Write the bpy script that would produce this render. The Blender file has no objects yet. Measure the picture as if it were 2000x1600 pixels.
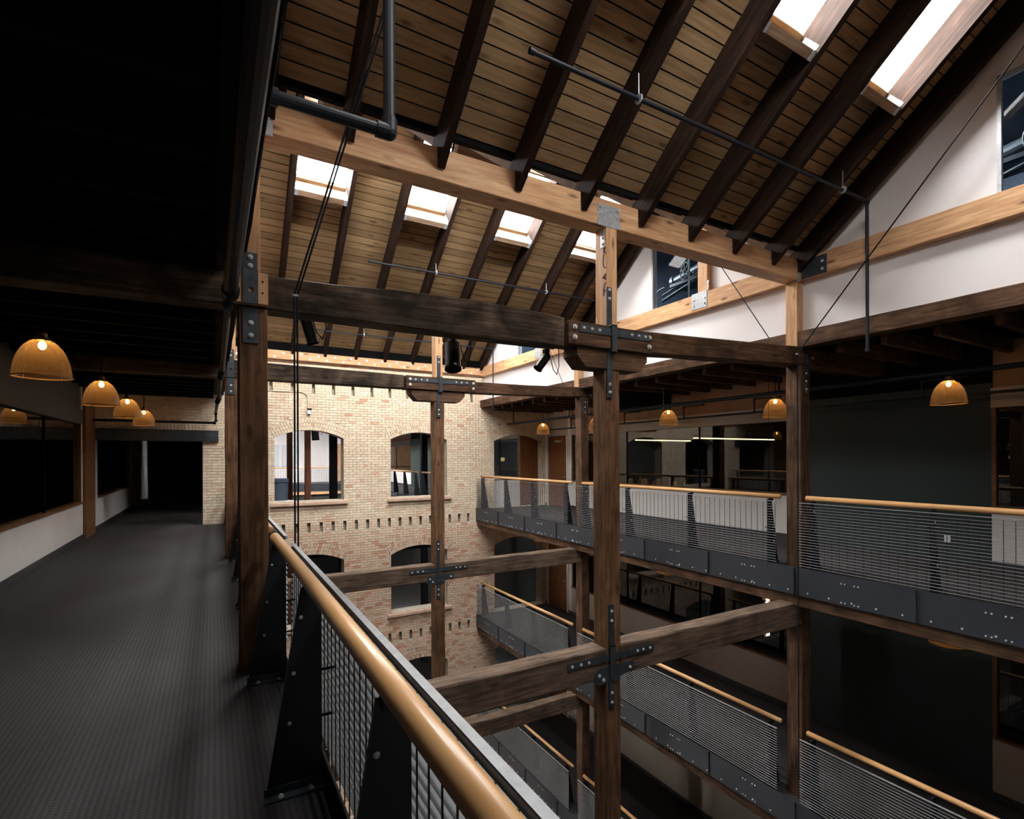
import bpy, bmesh, math, random
from mathutils import Vector, Matrix
random.seed(11)
S = bpy.context.scene
COL = S.collection

# ------------------------------------------------------------------ camera, sky, exposure
F, YAW, YH, EYE, ROLL = 1018.49, .5202, 893.17, 1.698, -.0038
cam = bpy.data.objects.new('camera', bpy.data.cameras.new('camera'))
COL.objects.link(cam)
cam.location = (0, 0, EYE)
cam.rotation_euler = (Matrix.Rotation(-YAW, 3, 'Z') @ Matrix.Rotation(math.pi / 2, 3, 'X') @ Matrix.Rotation(ROLL, 3, 'Z')).to_euler()
cam.data.sensor_width = 36.0
cam.data.lens = F * 36.0 / 2000.0
cam.data.shift_x = 0.0
cam.data.shift_y = (YH - 800.0) / 2000.0
cam.data.clip_start = 0.05
cam.data.clip_end = 200
S.camera = cam

W = bpy.data.worlds.new('overcast_sky'); S.world = W; W.use_nodes = True
bg = W.node_tree.nodes['Background']
bg.inputs[0].default_value = (1., .985, .96, 1)
bg.inputs[1].default_value = 69.0
S.view_settings.view_transform = 'Standard'
S.view_settings.look = 'None'
S.view_settings.exposure = 0.0
S.view_settings.gamma = 1.0
S.view_settings.use_curve_mapping = False
cy = S.cycles
cy.max_bounces = 8; cy.diffuse_bounces = 5; cy.glossy_bounces = 4
cy.transparent_max_bounces = 12; cy.transmission_bounces = 4
cy.sample_clamp_indirect = 6.0
cy.caustics_reflective = False; cy.caustics_refractive = False
cy.use_denoising = True

# ------------------------------------------------------------------ materials
def new_mat(name):
    m = bpy.data.materials.new(name); m.use_nodes = True
    nt = m.node_tree
    return m, nt, nt.nodes['Principled BSDF']
def N(nt, t, **k):
    n = nt.nodes.new(t)
    for a, b in k.items():
        if hasattr(n, a): setattr(n, a, b)
    return n
def ramp(nt, stops):
    r = N(nt, 'ShaderNodeValToRGB')
    e = r.color_ramp.elements
    while len(e) > 1: e.remove(e[-1])
    e[0].position = stops[0][0]; e[0].color = (*stops[0][1], 1)
    for p, c in stops[1:]:
        q = e.new(p); q.color = (*c, 1)
    return r
def plain(name, c, rough=.6, metal=0., noise=.0, nscale=6., bump=0., spec=None):
    m, nt, b = new_mat(name)
    b.inputs['Base Color'].default_value = (*c, 1)
    b.inputs['Roughness'].default_value = rough
    b.inputs['Metallic'].default_value = metal
    if spec is not None: b.inputs['Specular IOR Level'].default_value = spec
    if noise or bump:
        g = N(nt, 'ShaderNodeNewGeometry'); n = N(nt, 'ShaderNodeTexNoise')
        n.inputs['Scale'].default_value = nscale; n.inputs['Detail'].default_value = 5
        nt.links.new(g.outputs['Position'], n.inputs['Vector'])
        if noise:
            r = ramp(nt, [(.25, tuple(x * (1 - noise) for x in c)), (.75, tuple(min(1, x * (1 + noise)) for x in c))])
            nt.links.new(n.outputs['Fac'], r.inputs['Fac']); nt.links.new(r.outputs['Color'], b.inputs['Base Color'])
        if bump:
            bp = N(nt, 'ShaderNodeBump'); bp.inputs['Strength'].default_value = bump; bp.inputs['Distance'].default_value = .01
            nt.links.new(n.outputs['Fac'], bp.inputs['Height']); nt.links.new(bp.outputs['Normal'], b.inputs['Normal'])
    return m
def wood(name, dark, mid, light, axis='X', rough=.65, grain=1., knots=.0, patch=0., slope=0., var=.0, bump=.25, knotcol=None):
    m, nt, b = new_mat(name); L = nt.links.new
    g = N(nt, 'ShaderNodeNewGeometry'); oi = N(nt, 'ShaderNodeObjectInfo')
    rv = N(nt, 'ShaderNodeMath', operation='MULTIPLY'); rv.inputs[1].default_value = 37.
    L(oi.outputs['Random'], rv.inputs[0])
    rot = N(nt, 'ShaderNodeMapping'); rot.inputs['Rotation'].default_value = (slope, 0, 0)
    L(g.outputs['Position'], rot.inputs['Vector'])
    add = N(nt, 'ShaderNodeVectorMath', operation='ADD'); L(rot.outputs[0], add.inputs[0]); L(rv.outputs[0], add.inputs[1])
    mp = N(nt, 'ShaderNodeMapping')
    sc = {'X': (1.1, 16, 16), 'Y': (16, 1.1, 16), 'Z': (16, 16, 1.1)}[axis]
    mp.inputs['Scale'].default_value = tuple(s * grain for s in sc)
    L(add.outputs[0], mp.inputs['Vector'])
    n1 = N(nt, 'ShaderNodeTexNoise'); n1.inputs['Scale'].default_value = 1.6; n1.inputs['Detail'].default_value = 7; n1.inputs['Roughness'].default_value = .62; n1.inputs['Distortion'].default_value = .6
    L(mp.outputs[0], n1.inputs['Vector'])
    r = ramp(nt, [(.28, dark), (.5, mid), (.72, light)])
    L(n1.outputs['Fac'], r.inputs['Fac'])
    col = r.outputs['Color']
    if patch:
        n2 = N(nt, 'ShaderNodeTexNoise'); n2.inputs['Scale'].default_value = 1.7; n2.inputs['Detail'].default_value = 4; n2.inputs['Distortion'].default_value = 1.2
        L(add.outputs[0], n2.inputs['Vector'])
        r2 = ramp(nt, [(.35, (1, 1, 1)), (.65, (1 - patch,) * 3)]); L(n2.outputs['Fac'], r2.inputs['Fac'])
        mx = N(nt, 'ShaderNodeMix', data_type='RGBA', blend_type='MULTIPLY'); mx.inputs[0].default_value = 1
        L(col, mx.inputs[6]); L(r2.outputs['Color'], mx.inputs[7]); col = mx.outputs[2]
    if knots:
        mk = N(nt, 'ShaderNodeMapping'); ks = {'X': (2.2, 7, 7), 'Y': (7, 2.2, 7), 'Z': (7, 7, 2.2)}[axis]
        mk.inputs['Scale'].default_value = ks; L(add.outputs[0], mk.inputs['Vector'])
        v = N(nt, 'ShaderNodeTexVoronoi'); v.inputs['Scale'].default_value = .9; L(mk.outputs[0], v.inputs['Vector'])
        kc = knotcol or tuple(x * .4 for x in dark)
        rk = ramp(nt, [(.05, (knots,) * 3), (.20, (0, 0, 0))]); L(v.outputs['Distance'], rk.inputs['Fac'])
        mx = N(nt, 'ShaderNodeMix', data_type='RGBA'); mx.inputs[7].default_value = (*kc, 1)
        L(rk.outputs['Color'], mx.inputs[0]); L(col, mx.inputs[6]); col = mx.outputs[2]
    if var:
        hv = N(nt, 'ShaderNodeHueSaturation')
        mr = N(nt, 'ShaderNodeMapRange'); mr.inputs[3].default_value = 1 - var; mr.inputs[4].default_value = 1 + var
        L(oi.outputs['Random'], mr.inputs[0]); L(mr.outputs[0], hv.inputs['Value']); L(col, hv.inputs['Color']); col = hv.outputs[0]
    L(col, b.inputs['Base Color'])
    b.inputs['Roughness'].default_value = rough
    b.inputs['Specular IOR Level'].default_value = .5 if rough < .35 else .14
    if bump:
        bp = N(nt, 'ShaderNodeBump'); bp.inputs['Strength'].default_value = bump; bp.inputs['Distance'].default_value = .006
        L(n1.outputs['Fac'], bp.inputs['Height']); L(bp.outputs['Normal'], b.inputs['Normal'])
    return m
def emit(name, c, s):
    m = bpy.data.materials.new(name); m.use_nodes = True; nt = m.node_tree; nt.nodes.clear()
    o = N(nt, 'ShaderNodeOutputMaterial'); e = N(nt, 'ShaderNodeEmission')
    e.inputs[0].default_value = (*c, 1); e.inputs[1].default_value = s; nt.links.new(e.outputs[0], o.inputs[0]); return m
def thin_glass(name, tint=(1, 1, 1), refl=1., rough=.0, ior=1.5):
    m = bpy.data.materials.new(name); m.use_nodes = True; nt = m.node_tree; nt.nodes.clear()
    o = N(nt, 'ShaderNodeOutputMaterial'); t = N(nt, 'ShaderNodeBsdfTransparent'); g = N(nt, 'ShaderNodeBsdfGlossy'); f = N(nt, 'ShaderNodeLayerWeight'); mx = N(nt, 'ShaderNodeMixShader')
    f.inputs[0].default_value = .5; pw = N(nt, 'ShaderNodeMath', operation='POWER'); pw.inputs[1].default_value = 4.5; nt.links.new(f.outputs['Facing'], pw.inputs[0])
    sc_ = N(nt, 'ShaderNodeMath', operation='MULTIPLY_ADD'); sc_.inputs[1].default_value = .90; sc_.inputs[2].default_value = .075; nt.links.new(pw.outputs[0], sc_.inputs[0])
    t.inputs[0].default_value = (*tint, 1); g.inputs['Roughness'].default_value = rough; 
    mm = N(nt, 'ShaderNodeMath', operation='MULTIPLY'); mm.inputs[1].default_value = refl; mm.use_clamp = True
    nt.links.new(sc_.outputs[0], mm.inputs[0]); nt.links.new(mm.outputs[0], mx.inputs[0])
    nt.links.new(t.outputs[0], mx.inputs[1]); nt.links.new(g.outputs[0], mx.inputs[2]); nt.links.new(mx.outputs[0], o.inputs[0]); return m

OLD = {a: wood('old_timber_' + a.lower(), (.038, .019, .011), (.098, .052, .030), (.185, .105, .063), a, rough=.75, patch=.55, knots=.7, bump=.6) for a in 'XYZ'}
TIE = wood('smoky_timber_x', (.026, .018, .014), (.075, .050, .034), (.17, .115, .078), 'X', rough=.75, patch=.8, knots=.3, bump=.6)
GREY = wood('weathered_beam', (.050, .032, .023), (.12, .080, .056), (.22, .160, .118), 'X', rough=.85, patch=.4, knots=.6, bump=.6)
POSTM = wood('brown_post_timber', (.07, .034, .018), (.16, .082, .043), (.26, .150, .086), 'Z', rough=.75, patch=.45, knots=.8, bump=.6)
FIR = {a: wood('new_fir_' + a.lower(), (.42, .205, .100), (.60, .345, .185), (.74, .49, .29), a, rough=.5, knots=.85, knotcol=(.10, .035, .015), bump=.12, patch=.12) for a in 'XYZ'}
PLANK = wood('roof_plank_fir', (.20, .125, .063), (.29, .188, .100), (.37, .250, .140), 'X', rough=.6, knots=.75, knotcol=(.05, .022, .01), var=.22, bump=.1)
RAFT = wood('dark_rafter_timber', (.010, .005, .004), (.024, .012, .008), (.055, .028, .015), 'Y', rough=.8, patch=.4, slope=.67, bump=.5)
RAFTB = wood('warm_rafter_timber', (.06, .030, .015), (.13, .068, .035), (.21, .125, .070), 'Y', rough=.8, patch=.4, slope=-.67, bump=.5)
CURB = wood('pale_curb_pine', (.40, .27, .15), (.56, .40, .24), (.66, .50, .33), 'Y', rough=.6, knots=.6, knotcol=(.2, .09, .04), bump=.1)
HEAD = wood('rough_header_timber', (.14, .085, .05), (.24, .155, .10), (.34, .24, .17), 'X', rough=.7, knots=.5, bump=.2)
MAPLE = wood('varnished_maple', (.44, .22, .085), (.60, .33, .14), (.70, .43, .21), 'Y', rough=.3, grain=.5, bump=.02)
DOORW = wood('red_oak_door', (.10, .036, .014), (.17, .066, .026), (.24, .105, .045), 'Z', rough=.5, bump=.1)
TRIMW = wood('brown_sill_wood', (.10, .045, .020), (.17, .082, .038), (.24, .125, .062), 'Y', rough=.5, bump=.1)
PLY = plain('plywood_panel', (.30, .165, .085), .7, noise=.15, nscale=2)
STEEL = plain('blue_black_steel', (.055, .070, .085), .42, .55, noise=.35, nscale=9)
DARKST = plain('black_painted_steel', (.012, .014, .018), .45, .2)
FASC = plain('grey_painted_channel', (.024, .028, .036), .5, .1, noise=.1, nscale=3)
GALV = plain('galvanised_steel', (.40, .42, .44), .45, .35, noise=.25, nscale=30)
GRATE = plain('galvanised_grating', (.25, .255, .265), .6, .1, noise=.18, nscale=25)
ROD = plain('dark_grating_rod', (.02, .022, .025), .5, .5)
BOLT = plain('zinc_bolt', (.66, .66, .66), .4, .35)
PIPE = plain('black_iron_pipe', (.008, .011, .017), .5, .0, spec=.22)
BLACK = plain('matt_black', (.004, .004, .005), .9, spec=.1)
GLOSSB = plain('black_enamel', (.008, .009, .011), .25)
WHITE = plain('off_white_plaster', (.78, .74, .74), .85, noise=.03, nscale=1.5)
WHITE2 = plain('grey_white_partition', (.62, .60, .59), .8, noise=.04, nscale=1.5)
BEIGE = plain('beige_soffit', (.40, .34, .28), .8)
TEAL = plain('dark_teal_wall', (.014, .026, .026), .7)
NAVY = plain('dark_blue_room', (.035, .055, .085), .8)
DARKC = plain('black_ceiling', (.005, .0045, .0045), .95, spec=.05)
SHADEBEAM = plain('shade_dark_timber', (.010, .008, .007), .9, spec=.1, noise=.3, nscale=4)
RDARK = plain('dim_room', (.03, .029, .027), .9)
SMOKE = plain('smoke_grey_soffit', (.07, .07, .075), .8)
BASEB = plain('dark_baseboard', (.035, .036, .04), .6)
MORTAR = plain('pale_mortar', (.50, .44, .35), .9, noise=.2, nscale=8)
SILL = plain('pinkish_stone_sill', (.52, .36, .27), .8, noise=.15, nscale=9)
PLATE = plain('white_plastic', (.7, .7, .7), .5)
MACH = plain('dull_machine_iron', (.16, .18, .19), .55, .3)
MARK = plain('purple_paint_mark', (.035, .012, .035), .7)
RUST = wood('rusty_red_timber', (.09, .032, .016), (.15, .06, .032), (.21, .09, .05), 'Z')
GLASS = thin_glass('window_glass', (.93, .96, .95), 1.1)
GGLASS = thin_glass('gable_window_glass', (.80, .88, .95), .10)
TGLASS = thin_glass('tinted_office_glass', (.42, .48, .46), 1.5)
SKYG = thin_glass('skylight_glass', (.97, .99, 1.), .6)
WARMT = emit('fluorescent_tube_glow', (1., .72, .30), 9.0)
BULB = emit('bulb_glow', (1., .62, .22), 55.)
AMBI = plain('amber_stoneware', (.60, .36, .12), .4)
JAR = plain('brown_bottle_glass', (.30, .14, .04), .2)
def shade_mat():
    m = bpy.data.materials.new('amber_ribbed_glass'); m.use_nodes = True; nt = m.node_tree; nt.nodes.clear(); L = nt.links.new
    o = N(nt, 'ShaderNodeOutputMaterial'); t = N(nt, 'ShaderNodeBsdfTransparent'); tr = N(nt, 'ShaderNodeBsdfTranslucent'); g = N(nt, 'ShaderNodeBsdfGlossy'); d = N(nt, 'ShaderNodeBsdfDiffuse')
    t.inputs[0].default_value = (.80, .64, .48, 1); tr.inputs[0].default_value = (1., .58, .24, 1); d.inputs[0].default_value = (.22, .13, .07, 1)
    g.inputs['Roughness'].default_value = .12
    a = N(nt, 'ShaderNodeMixShader'); a.inputs[0].default_value = .22; L(t.outputs[0], a.inputs[1]); L(tr.outputs[0], a.inputs[2])
    b = N(nt, 'ShaderNodeMixShader'); b.inputs[0].default_value = .22; L(a.outputs[0], b.inputs[1]); L(d.outputs[0], b.inputs[2])
    f = N(nt, 'ShaderNodeFresnel'); f.inputs[0].default_value = 1.45
    c = N(nt, 'ShaderNodeMixShader'); L(f.outputs[0], c.inputs[0]); L(b.outputs[0], c.inputs[1]); L(g.outputs[0], c.inputs[2]); L(c.outputs[0], o.inputs[0])
    return m
SHADE = shade_mat()
def brick_mat():
    m, nt, b = new_mat('cream_brick'); L = nt.links.new
    g = N(nt, 'ShaderNodeNewGeometry'); oi = N(nt, 'ShaderNodeObjectInfo')
    a = N(nt, 'ShaderNodeMath', operation='ADD'); L(g.outputs['Random Per Island'], a.inputs[0]); L(oi.outputs['Random'], a.inputs[1])
    fr = N(nt, 'ShaderNodeMath', operation='FRACT'); L(a.outputs[0], fr.inputs[0])
    r1 = ramp(nt, [(0, (.68, .55, .40)), (.25, (.78, .66, .50)), (.5, (.72, .59, .44)), (.72, (.82, .71, .56)), (.92, (.74, .58, .44)), (.98, (.68, .46, .33)), (1, (.58, .32, .21))])
    r2 = ramp(nt, [(0, (.66, .51, .38)), (.25, (.74, .57, .44)), (.45, (.70, .49, .37)), (.6, (.74, .61, .47)), (.8, (.64, .40, .28)), (.92, (.54, .27, .17)), (1, (.66, .50, .34))])
    L(fr.outputs[0], r1.inputs['Fac']); L(fr.outputs[0], r2.inputs['Fac'])
    sp = N(nt, 'ShaderNodeSeparateXYZ'); L(g.outputs['Position'], sp.inputs[0])
    n = N(nt, 'ShaderNodeTexNoise'); n.inputs['Scale'].default_value = .8; n.inputs['Detail'].default_value = 3; L(g.outputs['Position'], n.inputs['Vector'])
    nn = N(nt, 'ShaderNodeMath', operation='MULTIPLY_ADD'); nn.inputs[1].default_value = 2.4; L(n.outputs['Fac'], nn.inputs[0]); L(sp.outputs['Z'], nn.inputs[2])
    zr = N(nt, 'ShaderNodeMapRange'); zr.inputs[1].default_value = 1.6; zr.inputs[2].default_value = .2; L(nn.outputs[0], zr.inputs[0])
    mx = N(nt, 'ShaderNodeMix', data_type='RGBA'); L(zr.outputs[0], mx.inputs[0]); L(r1.outputs[0], mx.inputs[6]); L(r2.outputs[0], mx.inputs[7])
    n3 = N(nt, 'ShaderNodeTexNoise'); n3.inputs['Scale'].default_value = 22; n3.inputs['Detail'].default_value = 4; L(g.outputs['Position'], n3.inputs['Vector'])
    r3 = ramp(nt, [(.3, (.78, .76, .74)), (.6, (1, 1, 1))]); L(n3.outputs['Fac'], r3.inputs['Fac'])
    m2 = N(nt, 'ShaderNodeMix', data_type='RGBA', blend_type='MULTIPLY'); m2.inputs[0].default_value = 1; L(mx.outputs[2], m2.inputs[6]); L(r3.outputs[0], m2.inputs[7])
    L(m2.outputs[2], b.inputs['Base Color']); b.inputs['Roughness'].default_value = .9
    return m
BRICK = brick_mat()
def carpet_mat():
    m, nt, b = new_mat('ribbed_charcoal_carpet'); L = nt.links.new
    g = N(nt, 'ShaderNodeNewGeometry'); mp = N(nt, 'ShaderNodeMapping'); L(g.outputs['Position'], mp.inputs[0])
    w1 = N(nt, 'ShaderNodeTexWave', bands_direction='X'); w1.inputs['Scale'].default_value = 10.; w1.inputs['Distortion'].default_value = .4
    w2 = N(nt, 'ShaderNodeTexWave', bands_direction='Y'); w2.inputs['Scale'].default_value = 14.; w2.inputs['Distortion'].default_value = 1.2
    L(mp.outputs[0], w1.inputs[0]); L(mp.outputs[0], w2.inputs[0])
    ml = N(nt, 'ShaderNodeMath', operation='MULTIPLY'); L(w1.outputs['Fac'], ml.inputs[0]); L(w2.outputs['Fac'], ml.inputs[1])
    n = N(nt, 'ShaderNodeTexNoise'); n.inputs['Scale'].default_value = 90; L(g.outputs['Position'], n.inputs['Vector'])
    ad = N(nt, 'ShaderNodeMath', operation='MULTIPLY_ADD'); ad.inputs[1].default_value = .35; L(n.outputs['Fac'], ad.inputs[0]); L(ml.outputs[0], ad.inputs[2])
    r = ramp(nt, [(.1, (.010, .0085, .009)), (.9, (.043, .037, .039))]); L(ad.outputs[0], r.inputs['Fac']); L(r.outputs[0], b.inputs['Base Color'])
    bp = N(nt, 'ShaderNodeBump'); bp.inputs['Strength'].default_value = .5; bp.inputs['Distance'].default_value = .004; L(ml.outputs[0], bp.inputs['Height']); L(bp.outputs[0], b.inputs['Normal'])
    b.inputs['Roughness'].default_value = .85
    return m
CARPET = carpet_mat()

# ------------------------------------------------------------------ helpers
def fin(name, bm, mat, parent=None, smooth=False):
    """link a bmesh (world coordinates) as one mesh object under parent"""
    if parent is not None:
        bmesh.ops.translate(bm, verts=bm.verts, vec=-Vector(parent['_w']))
    me = bpy.data.meshes.new(name)
    bmesh.ops.recalc_face_normals(bm, faces=bm.faces)
    bm.to_mesh(me); bm.free()
    if smooth:
        me.polygons.foreach_set('use_smooth', [True] * len(me.polygons))
    me.materials.append(mat)
    o = bpy.data.objects.new(name, me); COL.objects.link(o)
    if parent is not None:
        o.parent = parent; o['_w'] = parent['_w']
    else: o['_w'] = (0., 0., 0.)
    return o
def empty(name, loc=(0, 0, 0)):
    o = bpy.data.objects.new(name, None); COL.objects.link(o); o.location = loc; o['_w'] = tuple(float(x) for x in loc)
    o.empty_display_size = .2
    return o
def thing(name, label, cat, loc=(0, 0, 0), group=None):
    o = empty(name, loc); return tag(o, label, cat, group)
def tag(o, label, cat, group=None):
    o['label'] = label; o['category'] = cat
    if group: o['group'] = group
    return o
def struct(o): o['kind'] = 'structure'; return o
def stuff(o): o['kind'] = 'stuff'; return o
def sub(name, mesh, parent, loc, rot=(0, 0, 0), scale=(1, 1, 1)):
    """child sharing mesh data; loc in world coordinates"""
    o = bpy.data.objects.new(name, mesh); COL.objects.link(o); o.parent = parent
    o.location = Vector(loc) - Vector(parent['_w']); o.rotation_euler = rot; o.scale = scale
    o['_w'] = tuple(loc)
    return o
def box(bm, x0, x1, y0, y1, z0, z1):
    v = [bm.verts.new(p) for p in ((x0, y0, z0), (x1, y0, z0), (x1, y1, z0), (x0, y1, z0), (x0, y0, z1), (x1, y0, z1), (x1, y1, z1), (x0, y1, z1))]
    for f in ((0, 3, 2, 1), (4, 5, 6, 7), (0, 1, 5, 4), (1, 2, 6, 5), (2, 3, 7, 6), (3, 0, 4, 7)):
        bm.faces.new([v[i] for i in f])
    return v
def BX(*a):
    bm = bmesh.new()
    if a and not isinstance(a[0], (tuple, list)): a = (a,)
    for q in a: box(bm, *q)
    return bm
def quad(bm, pts): bm.faces.new([bm.verts.new(p) for p in pts])
def prism(bm, pts, axis, a0, a1):
    """extrude polygon given in the other two axes (cyclic order) along axis"""
    def P(u, v, w):
        return {'x': (w, u, v), 'y': (u, w, v), 'z': (u, v, w)}[axis]
    A = [bm.verts.new(P(u, v, a0)) for u, v in pts]; B = [bm.verts.new(P(u, v, a1)) for u, v in pts]
    n = len(pts); bm.faces.new(A); bm.faces.new(B[::-1])
    for i in range(n): bm.faces.new((A[i], A[(i + 1) % n], B[(i + 1) % n], B[i]))
def loft(axis, st, ch=.008, jit=0.):
    """timber: stations (pos, a0, a1, b0, b1) along axis, chamfered corners"""
    bm = bmesh.new(); rings = []
    for p, a0, a1, b0, b1 in st:
        j = lambda: random.uniform(-jit, jit)
        pts = [(a0 + ch, b0), (a1 - ch, b0), (a1, b0 + ch), (a1, b1 - ch), (a1 - ch, b1), (a0 + ch, b1), (a0, b1 - ch), (a0, b0 + ch)]
        r = []
        for a, b in pts:
            a += j(); b += j()
            r.append(bm.verts.new({'X': (p, a, b), 'Y': (a, p, b), 'Z': (a, b, p)}[axis]))
        rings.append(r)
    for r0, r1 in zip(rings, rings[1:]):
        for i in range(8): bm.faces.new((r0[i], r0[(i + 1) % 8], r1[(i + 1) % 8], r1[i]))
    bm.faces.new(rings[0]); bm.faces.new(rings[-1][::-1])
    return bm
def timber(axis, p0, p1, a0, a1, b0, b1, ch=.01, jit=.003, n=None, b0e=None, b1e=None):
    n = n or max(2, int(abs(p1 - p0) / .35)); st = []
    for i in range(n + 1):
        t = i / n
        st.append((p0 + (p1 - p0) * t, a0, a1, b0 + ((b0e if b0e is not None else b0) - b0) * t, b1 + ((b1e if b1e is not None else b1) - b1) * t))
    return loft(axis, st, ch, jit)
def cyl(bm, p, q, r, r2=None, seg=12, caps=True):
    p, q = Vector(p), Vector(q); d = q - p
    M = Matrix.Translation((p + q) / 2) @ d.to_track_quat('Z', 'Y').to_matrix().to_4x4()
    bmesh.ops.create_cone(bm, cap_ends=caps, segments=seg, radius1=r, radius2=r if r2 is None else r2, depth=d.length, matrix=M)
def tube(pts, r, seg=10, fit=0.):
    bm = bmesh.new()
    for a, b in zip(pts, pts[1:]): cyl(bm, a, b, r, seg=seg)
    for p in pts[1:-1]: bmesh.ops.create_uvsphere(bm, u_segments=seg, v_segments=6, radius=r * (1 + fit), matrix=Matrix.Translation(p))
    if fit:
        for k, p in enumerate(pts):
            for q in ([pts[k - 1]] if k else []) + ([pts[k + 1]] if k < len(pts) - 1 else []):
                d = (Vector(q) - Vector(p)).normalized() * r * 2.2
                cyl(bm, p, Vector(p) + d, r * (1 + fit), seg=seg)
    return bm
def lathe(bm, prof, c, seg=24, rib=0., cap=False):
    rings = []
    for r, z in prof:
        rings.append([bm.verts.new((c[0] + (r * (1 + rib * (k % 2))) * math.cos(2 * math.pi * k / seg), c[1] + (r * (1 + rib * (k % 2))) * math.sin(2 * math.pi * k / seg), c[2] + z)) for k in range(seg)])
    for a, b in zip(rings, rings[1:]):
        for k in range(seg): bm.faces.new((a[k], a[(k + 1) % seg], b[(k + 1) % seg], b[k]))
    if cap: bm.faces.new(rings[0]); bm.faces.new(rings[-1][::-1])
def bolt_mesh():
    bm = bmesh.new(); cyl(bm, (0, 0, 0), (0, -.006, 0), .020, seg=12); cyl(bm, (0, -.006, 0), (0, -.018, 0), .0125, seg=6)
    me = bpy.data.meshes.new('bolt'); bm.to_mesh(me); bm.free(); me.materials.append(BOLT); return me
BOLTM = bolt_mesh()
def bolts(parent, pts, rot=(0, 0, 0), s=1.):
    for p in pts: sub('bolt', BOLTM, parent, p, rot, (s, s, s))
def unit_mesh(name, mat):
    bm = BX(-.5, .5, -.5, .5, -.5, .5); me = bpy.data.meshes.new(name); bmesh.ops.recalc_face_normals(bm, faces=bm.faces); bm.to_mesh(me); bm.free(); me.materials.append(mat); return me

# ------------------------------------------------------------------ layout constants (metres, y runs towards the brick wall)
XL, XR = .24, 7.80            # gable wall planes above the two walkways
Y1, Y2, YB = 4.66, 10.08, 15.49
Y0 = Y1 - 5.42
LV = 3.495
YBACK = -6.2
FARY = 39.0
XWL, XWR = -2.41, 10.25

# ------------------------------------------------------------------ floors
def floor_piece(x0, x1, y0, y1, z, under=DARKC, name='floor', label=None):
    o = struct(empty(name, (x0, y0, z)))
    fin('carpet', BX(x0, x1, y0, y1, z - .02, z), CARPET, o)
    fin('floor_slab', BX(x0, x1, y0, y1, z - .14, z - .02), under, o)
    bm = bmesh.new(); y = y0 + .3
    while y < min(y1, 17):
        box(bm, x0 + .02, x1 - .02, y, y + .07, z - .36, z - .14); y += .45
    fin('joist', bm, OLD['X'], o)['kind'] = 'stuff'
    return o
floor_piece(XWL, .50, YBACK, FARY, 0)
floor_piece(7.54, XWR, YBACK, FARY, 0)
for k in (1, 2):
    floor_piece(XWL, .50, YBACK, YB, -LV * k)
    floor_piece(7.54, XWR, YBACK, YB, -LV * k)
struct(fin('floor', BX(XWL, XWR + 4, YBACK, FARY, -10.7, -10.485), plain('concrete_floor', (.09, .088, .085), .8, noise=.1), None))

# steel edge channels
def channel(name, x0, x1, ya, yb, z, side, nb):
    o = struct(empty(name, (x0, ya, z)))
    n = nb
    for i in range(n):
        a = ya + (yb - ya) * i / n; b = ya + (yb - ya) * (i + 1) / n
        fin('plate', BX(x0, x1, a + .004, b - .004, z - .36, z + .05), FASC, o)
    xs = x0 if side > 0 else x1
    for i in range(1, n):
        a = ya + (yb - ya) * i / n; fin('stiffener', BX(min(xs, xs - .03 * side), max(xs, xs - .03 * side), a - .006, a + .006, z - .355, z + .045), FASC, o)
    bm = bmesh.new(); y = ya + .14; d = -.008 * side
    while y < yb - .1:
        cyl(bm, (xs, y, z - .30), (xs + d, y, z - .30), .013, seg=6); y += .30
    for i in range(n):
        ym = ya + (yb - ya) * (i + .5) / n
        for dy in (-.11, -.06, .06, .11):
            for zz in (-.06, -.32):
                cyl(bm, (xs, ym + dy, z + zz), (xs + d, ym + dy, z + zz), .011, seg=6)
    stuff(fin('bolt_row', bm, BOLT, o))
    e = .02 * side
    fin('edge_beam', timber('Y', ya, yb, min(x0, x1) + e + .02, max(x0, x1) + e + .12, z - .54, z - .361, jit=.002), OLD['Y'], o)
    return o
tn = 1
for k in range(3):
    channel('trim_%d' % tn, 7.485, 7.497, YBACK, YB - .01, -LV * k, 1, 14); tn += 1
channel('trim_%d' % tn, .525, .537, YBACK, YB - .01, 0, -1, 14); tn += 1
channel('trim_%d' % tn, 7.485, 7.497, YB + .42, 34.9, 0, 1, 12); tn += 1

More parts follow.
